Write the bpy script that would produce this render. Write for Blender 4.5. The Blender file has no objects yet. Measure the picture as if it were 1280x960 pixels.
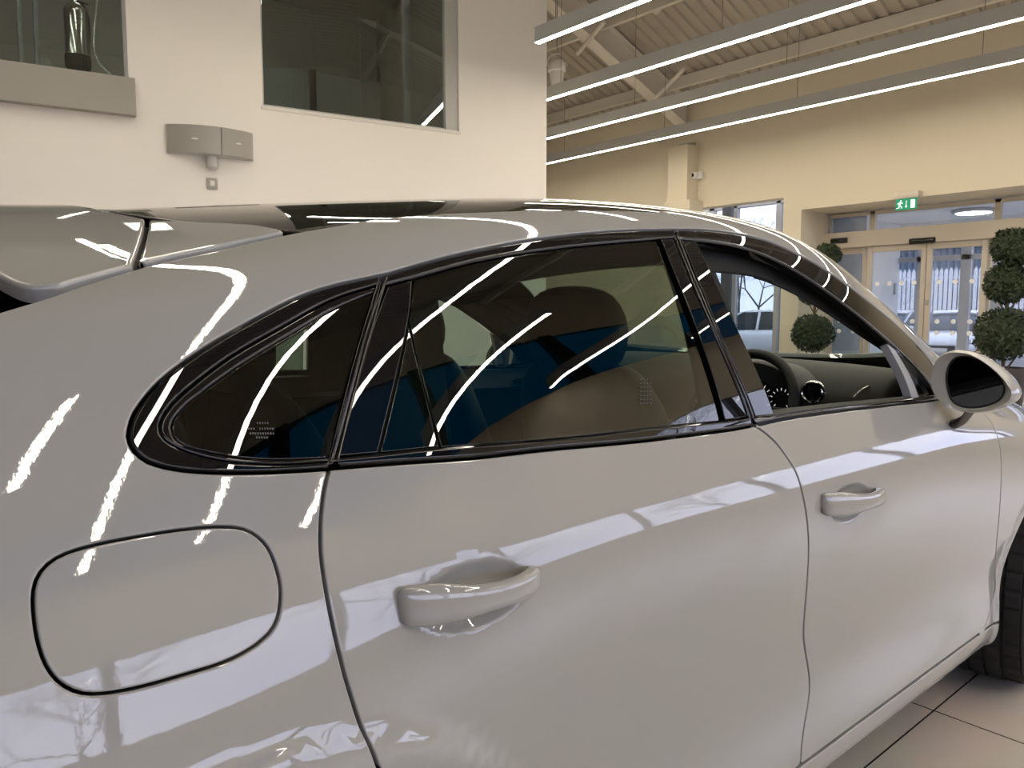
import bpy, bmesh, math, random
import numpy as np
from mathutils import Vector, Matrix
from mathutils.bvhtree import BVHTree
from mathutils.geometry import delaunay_2d_cdt
random.seed(7); rng = np.random.default_rng(7)
PI = math.pi
SC = bpy.context.scene; COL = SC.collection
R = math.radians

# ------------------------------------------------------------------ camera
FOC = 957.0; YAW = R(49.5); PITCH = R(5.25); EYE = np.array([-.15, -1.76, 1.34])
FW = np.array([math.cos(YAW)*math.cos(PITCH), math.sin(YAW)*math.cos(PITCH), -math.sin(PITCH)])
RT = np.array([math.sin(YAW), -math.cos(YAW), 0.0]); UP = np.cross(RT, FW)
cd = bpy.data.cameras.new('camera'); cam = bpy.data.objects.new('camera', cd); COL.objects.link(cam)
cd.sensor_fit = 'HORIZONTAL'; cd.sensor_width = 36; cd.lens = 36*FOC/1280; cd.clip_start = .02; cd.clip_end = 500
cam.matrix_world = Matrix(((RT[0], UP[0], -FW[0], EYE[0]), (RT[1], UP[1], -FW[1], EYE[1]), (RT[2], UP[2], -FW[2], EYE[2]), (0, 0, 0, 1)))
SC.camera = cam
def ray(x, y):
    d = FW*FOC + RT*(x-640) + UP*(480-y); return d/np.linalg.norm(d)
def at_x(x, y, X): d = ray(x, y); return EYE + d*((X-EYE[0])/d[0])
def at_y(x, y, Y): d = ray(x, y); return EYE + d*((Y-EYE[1])/d[1])
def at_z(x, y, Z): d = ray(x, y); return EYE + d*((Z-EYE[2])/d[2])
def at_plane(x, y, p, n):
    d = ray(x, y); p = np.array(p); n = np.array(n); return EYE + d*(((p-EYE)@n)/(d@n))

# ------------------------------------------------------------------ materials
def mat(name, col, rough=.5, metal=0., coat=0., coat_rough=.03, spec=.5, emit=None, estr=0., bump=None, vary=None):
    m = bpy.data.materials.new(name); m.use_nodes = True; nt = m.node_tree; b = nt.nodes['Principled BSDF']
    b.inputs['Base Color'].default_value = (*col, 1); b.inputs['Roughness'].default_value = rough
    b.inputs['Metallic'].default_value = metal; b.inputs['Coat Weight'].default_value = coat
    b.inputs['Coat Roughness'].default_value = coat_rough; b.inputs['Specular IOR Level'].default_value = spec
    if emit:
        b.inputs['Emission Color'].default_value = (*emit, 1); b.inputs['Emission Strength'].default_value = estr
    if bump or vary:
        tc = nt.nodes.new('ShaderNodeTexCoord')
    if bump:
        n = nt.nodes.new('ShaderNodeTexNoise'); n.inputs['Scale'].default_value = bump[0]; n.inputs['Detail'].default_value = 3
        bp = nt.nodes.new('ShaderNodeBump'); bp.inputs['Strength'].default_value = bump[1]; bp.inputs['Distance'].default_value = bump[2]
        nt.links.new(tc.outputs['Object'], n.inputs['Vector']); nt.links.new(n.outputs['Fac'], bp.inputs['Height'])
        nt.links.new(bp.outputs['Normal'], b.inputs['Normal'])
        if coat: nt.links.new(bp.outputs['Normal'], b.inputs['Coat Normal'])
    if vary:
        n = nt.nodes.new('ShaderNodeTexNoise'); n.inputs['Scale'].default_value = vary[0]; n.inputs['Detail'].default_value = 4
        mx = nt.nodes.new('ShaderNodeMix'); mx.data_type = 'RGBA'
        mx.inputs[6].default_value = (*col, 1); mx.inputs[7].default_value = (*vary[1], 1)
        nt.links.new(tc.outputs['Object'], n.inputs['Vector']); nt.links.new(n.outputs['Fac'], mx.inputs[0])
        nt.links.new(mx.outputs[2], b.inputs['Base Color'])
    return m
def glass_mat(name, tint=(.9, .95, .93), gloss=(1, 1, 1), ior=1.5, rough=0.0):
    m = bpy.data.materials.new(name); m.use_nodes = True; nt = m.node_tree; nt.nodes.clear()
    o = nt.nodes.new('ShaderNodeOutputMaterial'); mx = nt.nodes.new('ShaderNodeMixShader')
    t = nt.nodes.new('ShaderNodeBsdfTransparent'); t.inputs[0].default_value = (*tint, 1)
    g = nt.nodes.new('ShaderNodeBsdfGlossy'); g.inputs[0].default_value = (*gloss, 1); g.inputs['Roughness'].default_value = rough
    f = nt.nodes.new('ShaderNodeFresnel'); gm = nt.nodes.new('ShaderNodeNewGeometry'); mr = nt.nodes.new('ShaderNodeMapRange')   # the same reflectance from both faces of the pane
    mr.inputs['To Min'].default_value = ior; mr.inputs['To Max'].default_value = 1/ior
    nt.links.new(gm.outputs['Backfacing'], mr.inputs['Value']); nt.links.new(mr.outputs[0], f.inputs[0])
    nt.links.new(f.outputs[0], mx.inputs[0]); nt.links.new(t.outputs[0], mx.inputs[1]); nt.links.new(g.outputs[0], mx.inputs[2])
    nt.links.new(mx.outputs[0], o.inputs[0]); return m
def emit_mat(name, col, s):
    m = bpy.data.materials.new(name); m.use_nodes = True; nt = m.node_tree; nt.nodes.clear()
    o = nt.nodes.new('ShaderNodeOutputMaterial'); e = nt.nodes.new('ShaderNodeEmission')
    e.inputs[0].default_value = (*col, 1); e.inputs[1].default_value = s
    nt.links.new(e.outputs[0], o.inputs[0]); return m

# ------------------------------------------------------------------ object helpers
def tag(o, label=None, cat=None, group=None, kind=None):
    if label: o['label'] = label
    if cat: o['category'] = cat
    if group: o['group'] = group
    if kind: o['kind'] = kind
    return o
def empty(name, loc=(0, 0, 0), rz=0., parent=None):
    o = bpy.data.objects.new(name, None); COL.objects.link(o); o.location = loc; o.rotation_euler = (0, 0, rz); o.empty_display_size = .1
    if parent: o.parent = parent
    return o
def link(name, me, m, parent=None, loc=None):
    o = bpy.data.objects.new(name, me); COL.objects.link(o)
    if m is not None:
        for q in (m if isinstance(m, (list, tuple)) else [m]): me.materials.append(q)
    if parent: o.parent = parent
    if loc is not None: o.location = loc
    return o
class MB:
    """collects shapes for one mesh object"""
    def __init__(s): s.bm = bmesh.new()
    def add(s, vs, fs, mi=0):
        v = [s.bm.verts.new(tuple(p)) for p in vs]
        for f in fs:
            try: q = s.bm.faces.new([v[i] for i in f]); q.material_index = mi
            except ValueError: pass
        return s
    def box(s, x0, x1, y0, y1, z0, z1, bev=0., mi=0):
        t = bmesh.new(); bmesh.ops.create_cube(t, size=1)
        for v in t.verts: v.co = Vector(((x0+x1)/2+v.co.x*(x1-x0), (y0+y1)/2+v.co.y*(y1-y0), (z0+z1)/2+v.co.z*(z1-z0)))
        if bev: bmesh.ops.bevel(t, geom=t.edges[:], offset=bev, segments=2, affect='EDGES', profile=.5)
        return s.merge(t, mi)
    def merge(s, t, mi=0, M=None):
        t.verts.index_update(); vs = [(M @ v.co) if M else v.co for v in t.verts]
        fs = [[v.index for v in f.verts] for f in t.faces]; t.free(); return s.add(vs, fs, mi)
    def obox(s, c, ax, ay, az, hx, hy, hz, bev=0., mi=0):
        """box with its own axes"""
        t = bmesh.new(); bmesh.ops.create_cube(t, size=2)
        for v in t.verts: v.co = Vector((v.co.x*hx, v.co.y*hy, v.co.z*hz))
        if bev: bmesh.ops.bevel(t, geom=t.edges[:], offset=bev, segments=2, affect='EDGES', profile=.5)
        M = Matrix(((ax[0], ay[0], az[0], c[0]), (ax[1], ay[1], az[1], c[1]), (ax[2], ay[2], az[2], c[2]), (0, 0, 0, 1)))
        return s.merge(t, mi, M)
    def bar(s, a, b, w, h=None, bev=0., mi=0):
        a = Vector(a); b = Vector(b); h = h or w; d = (b-a); L = d.length; d.normalize()
        u = Vector((0, 0, 1)) if abs(d.z) < .95 else Vector((0, 1, 0)); sd = d.cross(u).normalized(); u = sd.cross(d)
        return s.obox((a+b)/2, d, sd, u, L/2, w/2, h/2, bev, mi)
    def tube(s, pts, r, n=8, mi=0, cap=True, closed=False):
        pts = [Vector(p) for p in pts]; N = len(pts); rr = r if isinstance(r, (list, tuple)) else [r]*N
        vs = []; prev = None
        for i, p in enumerate(pts):
            if closed: d = pts[(i+1) % N]-pts[i-1]
            else: d = pts[min(i+1, N-1)]-pts[max(i-1, 0)]
            d.normalize()
            if prev is None:
                u = Vector((0, 0, 1)) if abs(d.z) < .9 else Vector((1, 0, 0)); a = d.cross(u).normalized()
            else: a = (prev-d*prev.dot(d)).normalized()
            prev = a; b = d.cross(a)
            for k in range(n):
                t = 2*PI*k/n; vs.append(p+(a*math.cos(t)+b*math.sin(t))*rr[i])
        fs = []
        for i in range(N if closed else N-1):
            for k in range(n):
                j = (i+1) % N; fs.append((i*n+k, i*n+(k+1) % n, j*n+(k+1) % n, j*n+k))
        if cap and not closed: fs += [tuple(range(n))[::-1], tuple(range((N-1)*n, N*n))]
        return s.add(vs, fs, mi)
    def lathe(s, prof, c=(0, 0, 0), axis='z', n=24, mi=0, cap=True):
        vs = []; c = Vector(c)
        for r, h in prof:
            for k in range(n):
                t = 2*PI*k/n; a, b = r*math.cos(t), r*math.sin(t)
                vs.append(c+Vector({'z': (a, b, h), 'y': (a, h, -b), 'x': (h, a, b)}[axis]))
        fs = [(i*n+k, i*n+(k+1) % n, (i+1)*n+(k+1) % n, (i+1)*n+k) for i in range(len(prof)-1) for k in range(n)]
        if cap: fs += [tuple(range(n))[::-1], tuple(range((len(prof)-1)*n, len(prof)*n))]
        return s.add(vs, fs, mi)
    def loft(s, rings, mi=0, cap=True, closed=True):
        n = len(rings[0]); vs = [p for r in rings for p in r]; fs = []
        for i in range(len(rings)-1):
            for k in range(n if closed else n-1):
                k2 = (k+1) % n; fs.append((i*n+k, i*n+k2, (i+1)*n+k2, (i+1)*n+k))
        if cap and closed: fs += [tuple(range(n))[::-1], tuple(range((len(rings)-1)*n, len(rings)*n))]
        return s.add(vs, fs, mi)
    def prism(s, poly, d, mi=0):
        """planar polygon (3D points) thickened by vector d"""
        n = len(poly); p = [Vector(q) for q in poly]; d = Vector(d)
        fs = [tuple(range(n))[::-1], tuple(range(n, 2*n))]+[(k, (k+1) % n, n+(k+1) % n, n+k) for k in range(n)]
        return s.add(p+[q+d for q in p], fs, mi)
    def build(s, name, m, parent=None, smooth=35, loc=None, sub=0):
        bmesh.ops.recalc_face_normals(s.bm, faces=s.bm.faces[:])
        me = bpy.data.meshes.new(name); s.bm.to_mesh(me); s.bm.free()
        if smooth:
            for p in me.polygons: p.use_smooth = True
            me.set_sharp_from_angle(angle=R(smooth))
        o = link(name, me, m, parent, loc)
        if sub:
            k = o.modifiers.new('sub', 'SUBSURF'); k.levels = k.render_levels = sub
        return o
def catmull(pts, n=8, closed=False):
    p = np.array(pts, float); N = len(p); out = []
    rng_ = range(N if closed else N-1)
    for i in rng_:
        if closed: a, b, c, d = p[i-1], p[i], p[(i+1) % N], p[(i+2) % N]
        else: b, c = p[i], p[i+1]; a = p[i-1] if i else 2*b-c; d = p[i+2] if i+2 < N else 2*c-b
        # centripetal-ish
        t = np.linspace(0, 1, n, endpoint=False)[:, None]
        out.append(.5*((2*b)+(-a+c)*t+(2*a-5*b+4*c-d)*t**2+(-a+3*b-3*c+d)*t**3))
    o = np.vstack(out)
    return o if closed else np.vstack([o, p[-1:]])
def resample(p, step, closed=False):
    p = np.array(p, float)
    if closed: p = np.vstack([p, p[:1]])
    L = np.r_[0, np.cumsum(np.linalg.norm(np.diff(p, axis=0), axis=1))]; n = max(2, int(round(L[-1]/step))+1)
    t = np.linspace(0, L[-1], n); q = np.stack([np.interp(t, L, p[:, k]) for k in range(p.shape[1])], 1)
    return q[:-1] if closed else q
# ------------------------------------------------------------------ the car body as one smooth surface S(u, v): u runs along the car, v from sill to roof
# each row: list of (X, half width, height)
ROWS = [
 [(-1, .70, .30), (0, .78, .24), (3, .78, .24), (4, .60, .30)],
 [(-1, .74, .28), (0, .88, .235), (3, .88, .235), (3.5, .85, .24), (4, .62, .28)],
 [(-1, .78, .31), (-.4, .93, .27), (.15, .950, .262), (3, .950, .262), (3.5, .92, .27), (4, .66, .31)],
 [(-1, .80, .42), (-.4, .95, .38), (.15, .955, .37), (3, .955, .37), (3.5, .94, .38), (4, .70, .40)],
 [(-1, .82, .54), (-.4, .96, .50), (.15, .955, .49), (.8, .925, .49), (2.2, .925, .49), (3, .955, .49), (3.5, .95, .50), (4, .72, .50)],
 [(-1, .84, .68), (-.4, .98, .65), (.15, .985, .64), (.8, .945, .64), (2.2, .945, .64), (3, .98, .64), (3.5, .955, .63), (4, .73, .60)],
 [(-1, .85, .83), (-.4, .985, .80), (.15, 1.003, .79), (.45, .986, .81), (.8, .976, .83), (2.2, .970, .82), (3, .985, .78), (3.5, .95, .75), (4, .72, .68)],
 [(-1, .84, .96), (-.4, .965, .93), (.15, .975, .92), (.45, .976, .94), (.8, .974, .955), (2.2, .968, .945), (2.7, .972, .925), (3, .97, .89), (3.5, .92, .83), (4, .68, .73)],
 [(-1, .81, 1.05), (-.4, .925, 1.035), (.15, .940, 1.03), (.45, .960, 1.005), (.8, .968, .998), (2.2, .962, .988), (2.7, .955, .985), (3, .93, .965), (3.5, .87, .89), (4, .60, .77)],
 [(-1, .77, 1.11), (-.4, .88, 1.12), (.15, .905, 1.12), (.45, .938, 1.055), (.8, .9535, 1.035), (1.4, .950, 1.030), (2.2, .945, 1.022), (2.7, .925, 1.015), (3, .87, 1.02), (3.5, .80, .93), (4, .5, .80)],
 [(-1, .73, 1.15), (-.4, .84, 1.19), (.15, .872, 1.20), (.45, .896, 1.16), (.8, .911, 1.138), (1.4, .904, 1.129), (2.2, .894, 1.113), (2.7, .855, 1.085), (3, .80, 1.05), (3.5, .70, .96), (4, .42, .82)],
 [(-1, .69, 1.17), (-.4, .79, 1.235), (.15, .845, 1.275), (.5, .855, 1.275), (1, .868, 1.28), (1.4, .866, 1.285), (1.8, .866, 1.255), (2.2, .866, 1.19), (2.6, .850, 1.105), (3, .72, 1.065), (4, .36, .825)],
 [(-1, .66, 1.185), (-.4, .76, 1.265), (.15, .814, 1.335), (.5, .811, 1.385), (1, .807, 1.42), (1.4, .803, 1.435), (1.8, .811, 1.402), (2.2, .834, 1.26), (2.6, .825, 1.125), (3, .65, 1.075), (4, .32, .83)],
 [(-1, .63, 1.195), (-.4, .72, 1.285), (.15, .768, 1.38), (.5, .756, 1.465), (1, .740, 1.525), (1.4, .736, 1.545), (1.8, .752, 1.505), (2.2, .788, 1.32), (2.6, .795, 1.145), (3, .58, 1.085), (4, .28, .835)],
 [(-1, .58, 1.21), (-.4, .65, 1.30), (.15, .682, 1.412), (.5, .655, 1.507), (1, .640, 1.578), (1.4, .640, 1.597), (1.8, .668, 1.574), (2.2, .728, 1.372), (2.6, .745, 1.155), (3, .50, 1.075), (4, .24, .84)],
 [(-1, .42, 1.235), (-.4, .46, 1.36), (-.12, .46, 1.44), (.15, .45, 1.478), (.5, .43, 1.547), (1, .42, 1.609), (1.4, .42, 1.63), (1.8, .45, 1.60), (2.2, .50, 1.405), (2.6, .52, 1.165), (3, .35, 1.085), (4, .17, .85)],
 [(-1, .22, 1.255), (-.4, .23, 1.45), (-.12, .23, 1.51), (.15, .22, 1.525), (.5, .21, 1.572), (1, .21, 1.623), (1.4, .21, 1.643), (1.8, .22, 1.615), (2.2, .25, 1.42), (2.6, .26, 1.175), (3, .18, 1.09), (4, .09, .857)],
 [(-1, 0, 1.26), (-.4, 0, 1.47), (-.12, 0, 1.53), (.15, 0, 1.538), (.5, 0, 1.58), (1, 0, 1.628), (1.4, 0, 1.648), (1.8, 0, 1.62), (2.2, 0, 1.425), (2.6, 0, 1.178), (3, 0, 1.092), (4, 0, .86)],
]
U0, U1, DU = -1.3, 4.3, .01
_ug = np.arange(U0, U1+DU/2, DU)
def _smooth(a, sig):
    k = int(4*sig/DU); g = np.exp(-.5*(np.arange(-k, k+1)*DU/sig)**2); g /= g.sum()
    ap = np.r_[2*a[0]-a[1:k+1][::-1], a, 2*a[-1]-a[-k-1:-1][::-1]]
    return np.convolve(ap, g, 'valid')
def _row(r):
    X = [q[0] for q in r]; o = []
    for k in (1, 2):
        v = np.array([q[k] for q in r]); m = np.interp(_ug, X, v)
        lo = v[0]+(v[1]-v[0])/(X[1]-X[0])*(_ug-X[0]); hi = v[-1]+(v[-1]-v[-2])/(X[-1]-X[-2])*(_ug-X[-1])
        m = np.where(_ug < X[0], lo, np.where(_ug > X[-1], hi, m)); o.append(_smooth(m, .13))
    return np.stack(o, 1)
_ctrl = np.stack([_row(r) for r in ROWS], 0)
_mir = _ctrl[-2:-1]*np.array([-1, 1]); _first = 2*_ctrl[:1]-_ctrl[1:2]
_ctrl = np.concatenate([_first, _ctrl, _mir], 0)          # (rows, nu, 2)
NV = len(ROWS)-1                                           # v in 0..NV
def _cub(t): return np.stack([(1-t)**3/6, (3*t**3-6*t**2+4)/6, (-3*t**3+3*t**2+3*t+1)/6, t**3/6])
def S0(u, v):
    u = np.asarray(u, float); v = np.clip(np.asarray(v, float), 0, 2*NV)
    sg = np.where(v > NV, 1., -1.); v = np.minimum(np.where(v > NV, 2*NV-v, v), NV-1e-9)   # past the centre line: the other side
    f = np.clip((u-U0)/DU, 2, len(_ug)-4); i = f.astype(int); t = f-i; bu = _cub(t)
    j = v.astype(int); bv = _cub(v-j)
    P = np.zeros(u.shape+(2,))
    for a in range(4):
        for b in range(4):
            P += (bu[a]*bv[b])[..., None]*_ctrl[j+b, i+a-1]
    return np.stack([u, sg*P[..., 0], P[..., 1]], -1)      # right side: negative Y
WR, WF, WZ = .15, 3.045, .375                               # axle positions, wheel height
def bump(u, v, P):
    """relief on the flanks: arch flares, door hollow, handle scoops"""
    X, Z = P[..., 0], P[..., 2]; d = np.zeros(X.shape)
    low = 1/(1+np.exp((Z-1.0)/.03))
    for w in (WR, WF):
        r = np.hypot(X-w, Z-WZ)
        d += low*(.012/(1+np.exp((r-.485)/.006)) if w < 1 else .007/(1+np.exp((r-.452)/.004)))
    t = np.maximum(Z-1.122, 0)/.07; q = np.clip((X-.72)/.4, 0, 1)          # the side glass stands a little more upright just above the belt
    d += .0046*t*np.exp(1-t)*q*q*(3-2*q)*(np.abs(P[..., 1]) > .6)
    for (hx, hz, hl, hh, dp) in SCOOPS:
        q = ((X-hx)/hl)**2+((Z-hz)/hh)**2
        d -= dp*np.where(q < 1, (1-q)**2*(1+2*q), 0)
    return d
SCOOPS = []
def _nrm(f, u, v, h=2e-4):
    a = f(u+h, v)-f(u-h, v); b = f(u, v+h*8)-f(u, v-h*8)
    n = np.cross(a, b); n /= np.linalg.norm(n, axis=-1, keepdims=True)+1e-12
    return n
_p = S0(np.array([1.0]), np.array([8.0])); _n = _nrm(S0, np.array([1.0]), np.array([8.0]))
SGN = 1.0 if _n[0, 1] < 0 else -1.0
def N0(u, v): return SGN*_nrm(S0, np.asarray(u, float), np.asarray(v, float))
def S(u, v):
    P = S0(u, v); return P+N0(u, v)*bump(u, v, P)[..., None]
def N(u, v): return SGN*_nrm(S, np.asarray(u, float), np.asarray(v, float), 4e-4)
# dense copy for tracing
_nu, _nv = 420, 260
_gu = np.linspace(-1.0, 4.0, _nu); _gv = np.linspace(0, NV, _nv)
_G = S0(*np.meshgrid(_gu, _gv, indexing='ij'))
_V = _G.reshape(-1, 3); _F = [(i*_nv+j, (i+1)*_nv+j, (i+1)*_nv+j+1, i*_nv+j+1) for i in range(_nu-1) for j in range(_nv-1)]
_BVH = BVHTree.FromPolygons([tuple(p) for p in _V], _F)
def _hit(o, d):
    loc, nn, idx, dist = _BVH.ray_cast(Vector(o), Vector(d))
    if loc is None: return None
    i, j = divmod(idx, _nv-1); u, v = (_gu[i]+_gu[i+1])/2, (_gv[j]+_gv[j+1])/2
    o = np.array(o); d = np.array(d)
    for _ in range(8):
        p = S0(np.array([u]), np.array([v]))[0]; h = 1e-4
        pu = (S0(np.array([u+h]), np.array([v]))[0]-p)/h; pv = (S0(np.array([u]), np.array([v+h]))[0]-p)/h
        t = (p-o)@d; r = p-(o+d*t)
        A = np.stack([pu, pv, -d], 1)
        try: s = np.linalg.solve(A, -r)
        except np.linalg.LinAlgError: break
        u += float(np.clip(s[0], -.03, .03)); v += float(np.clip(s[1], -.4, .4))
    return (u, v)
def px(pts, n=6, closed=False, sm=True):
    """outline seen from the eye point, dropped onto the body surface -> (u, v) points"""
    c = catmull(pts, n, closed) if sm and len(pts) > 2 else np.array(pts, float)
    if not sm or len(pts) == 2: c = resample(c, 8, closed)
    o = [_hit(EYE, ray(x, y)) for x, y in c]
    bad = [tuple(np.round(q)) for q, w in zip(c, o) if w is None]
    if bad: print('TRACE MISS', bad[:4], len(bad))
    return [q for q in o if q is not None]
def xz(pts, n=6, closed=False, sm=True):
    """outline on the side elevation (X, height) -> (u, v) points"""
    c = catmull(pts, n, closed) if sm and len(pts) > 2 else resample(np.array(pts, float), .01, closed)
    o = [_hit((x, -3, z), (0, 1, 0)) for x, z in c]
    bad = [tuple(q) for q, w in zip(c, o) if w is None]
    if bad: print('XZ MISS', bad[:4], len(bad))
    return [q for q in o if q is not None]
def uvl(pts): return [tuple(q) for q in resample(np.array(pts, float), .02)]
def join(*segs):
    """segments -> polygon, each 3D-resampled; corners kept"""
    out = []
    for s in segs:
        a = np.array(s, float); p = S0(a[:, 0], a[:, 1])
        L = np.r_[0, np.cumsum(np.linalg.norm(np.diff(p, axis=0), axis=1))]
        n = max(2, int(L[-1]/.009)+1); t = np.linspace(0, L[-1], n)
        q = np.stack([np.interp(t, L, a[:, 0]), np.interp(t, L, a[:, 1])], 1)
        if out and np.linalg.norm(S0(*out[-1])-S0(*q[0])) < .003: q = q[1:]
        out += [tuple(w) for w in q]
    if np.linalg.norm(S0(*out[-1])-S0(*out[0])) < .003: out.pop()
    return np.array(out)
def jac(u, v, h=1e-4):
    return (S(u+h, v)-S(u-h, v))/(2*h), (S(u, v+h)-S(u, v-h))/(2*h)
def outdir(poly):
    """unit outward direction in the surface at every polygon corner, and the miter factor"""
    u, v = poly[:, 0], poly[:, 1]; P = S(u, v); n = N(u, v)
    a = P-np.roll(P, 1, 0); b = np.roll(P, -1, 0)-P
    a /= np.linalg.norm(a, axis=1, keepdims=True)+1e-9; b /= np.linalg.norm(b, axis=1, keepdims=True)+1e-9
    area = np.sum(u*np.roll(v, -1)-np.roll(u, -1)*v)
    sg = 1 if area*SGN > 0 else -1
    na = np.cross(a, n)*sg; nb = np.cross(b, n)*sg
    o = na+nb; o /= np.linalg.norm(o, axis=1, keepdims=True)+1e-9
    m = 1/np.clip(np.sum(o*na, 1), .5, 1)
    return o, m
def shift(poly, d):
    o, m = outdir(poly); pu, pv = jac(poly[:, 0], poly[:, 1]); q = poly.copy()
    for i in range(len(poly)):
        A = np.stack([pu[i], pv[i]], 1); s = np.linalg.lstsq(A, o[i]*d*m[i], rcond=None)[0]
        q[i] += np.clip(s, -.5, .5)
    return q
def inside(poly, x, y):
    x = np.asarray(x); y = np.asarray(y); c = np.zeros(x.shape, bool); px_, py_ = poly[:, 0], poly[:, 1]; j = len(poly)-1
    for i in range(len(poly)):
        k = ((py_[i] > y) != (py_[j] > y)) & (x < (px_[j]-px_[i])*(y-py_[i])/(py_[j]-py_[i]+1e-30)+px_[i]); c ^= k; j = i
    return c
def panel_arrays(outer, holes=(), gap=.004, rad=.0025, depth=.015, off=0., step=.02, hole_gap=None, fine=()):
    outer = shift(np.array(outer), -(gap/2+rad)); hg = gap if hole_gap is None else hole_gap
    holes = [shift(np.array(h), (hg/2+rad)) for h in holes]
    loops = [outer]+holes; allp = np.vstack(loops)
    # interior points on a metric-ish grid
    us = np.arange(outer[:, 0].min(), outer[:, 0].max(), step); pts = []
    for u in us:
        vv = np.linspace(max(0, outer[:, 1].min()), min(2*NV, outer[:, 1].max()), 300); q = S0(np.full(300, u), vv)
        L = np.r_[0, np.cumsum(np.linalg.norm(np.diff(q, axis=0), axis=1))]
        n = max(2, int(L[-1]/step)); tv = np.interp(np.linspace(0, L[-1], n), L, vv); pts.append(np.stack([np.full(n, u), tv], 1))
    pts = np.vstack(pts)
    for (hx, hz, hl, hh, dp) in fine:
        a, b = np.meshgrid(np.arange(hx-hl*1.1, hx+hl*1.1, .006), np.arange(hz-hh*1.1, hz+hh*1.1, .006))
        e = np.array([q for q in (_hit((x, -3, z), (0, 1, 0)) for x, z in zip(a.ravel(), b.ravel())) if q])
        P = S0(pts[:, 0], pts[:, 1]); far = ((P[:, 0]-hx)/(hl*1.1))**2+((P[:, 2]-hz)/(hh*1.1))**2 > 1.2
        pts = np.vstack([pts[far], e])
    k = inside(outer, pts[:, 0], pts[:, 1])
    for h in holes: k &= ~inside(h, pts[:, 0], pts[:, 1])
    pts = pts[k]
    # keep clear of the outline
    B = S0(allp[:, 0], allp[:, 1]); Q = S0(pts[:, 0], pts[:, 1]); keep = np.ones(len(pts), bool)
    md = min(step*.45, .006 if fine else 9)
    for s in range(0, len(pts), 800):
        dd = np.min(np.linalg.norm(Q[s:s+800, None]-B[None], axis=2), axis=1); keep[s:s+800] = dd > md
    pts = pts[keep]
    edges = []; base = 0
    for l in loops:
        n = len(l); edges += [(base+i, base+(i+1) % n) for i in range(n)]; base += n
    sc = np.array([1, .08]); co = [Vector(p) for p in (np.vstack([allp, pts])*sc)]
    r = delaunay_2d_cdt(co, edges, [], 0, 1e-7)
    V = np.array([tuple(v) for v in r[0]])/sc; F = np.array([f for f in r[2] if len(f) == 3])
    c = V[F].mean(1); k = inside(outer, c[:, 0], c[:, 1])
    for h in holes: k &= ~inside(h, c[:, 0], c[:, 1])
    F = F[k]
    # orient
    a = V[F]; ar = (a[:, 1, 0]-a[:, 0, 0])*(a[:, 2, 1]-a[:, 0, 1])-(a[:, 2, 0]-a[:, 0, 0])*(a[:, 1, 1]-a[:, 0, 1])
    fl = ar*SGN < 0; F[fl] = F[fl][:, ::-1]
    n = N(V[:, 0], V[:, 1]); P = S(V[:, 0], V[:, 1])+n*off
    VV = [P]; NN = [n]; FF = [tuple(f) for f in F]; cnt = len(P)
    # outline loops -> rolled edge
    for li, l in enumerate(loops):
        o, m = outdir(l)
        if li: o = -o
        u, v = l[:, 0], l[:, 1]; nn = N(u, v); p = S(u, v)+nn*off; M = len(l); mm = np.minimum(m, 1.4)[:, None]
        ring = []
        for th in (0, 35, 65, 90):
            t = R(th); ring.append((p+o*rad*math.sin(t)*mm-nn*rad*(1-math.cos(t)), nn*math.cos(t)+o*math.sin(t)))
        ring.append((p+o*rad*mm-nn*(rad+depth), o))
        area = np.sum(u*np.roll(v, -1)-np.roll(u, -1)*v)*SGN*(1 if li == 0 else -1)
        for q, w in ring: VV.append(q); NN.append(w)
        for a in range(len(ring)-1):
            for i in range(M):
                j = (i+1) % M; A, B_, C_, D = cnt+a*M+i, cnt+a*M+j, cnt+(a+1)*M+j, cnt+(a+1)*M+i
                FF.append((D, C_, B_, A) if area > 0 else (A, B_, C_, D))
        cnt += M*len(ring)
    return np.vstack(VV), np.vstack(NN), FF
def mesh_from(name, V, Nn, F, mirror=False):
    if mirror:
        V = V*np.array([1, -1, 1]); Nn = Nn*np.array([1, -1, 1]); F = [tuple(f)[::-1] for f in F]
    me = bpy.data.meshes.new(name); me.from_pydata([tuple(p) for p in V], [], [tuple(map(int, f)) for f in F]); me.update()
    for p in me.polygons: p.use_smooth = True
    me.normals_split_custom_set_from_vertices([tuple(q) for q in Nn])
    return me
CAR = None
def panel(name, m, outer, holes=(), parent=None, both=True, far_only=False, **k):
    V, Nn, F = panel_arrays(outer, holes, **k)
    objs = []
    if far_only: return link(name, mesh_from(name, V, Nn, F, True), m, (FARSIDE.get(parent.name) if parent else None) or CAR)
    o = link(name, mesh_from(name, V, Nn, F), m, parent or CAR)
    if both:
        o2 = link(name, mesh_from(name, V, Nn, F, True), m, (FARSIDE.get(parent.name) if parent and parent is not CAR else None) or CAR)
        FARSIDE[o.name] = o2
    return o
FARSIDE = {}
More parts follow.
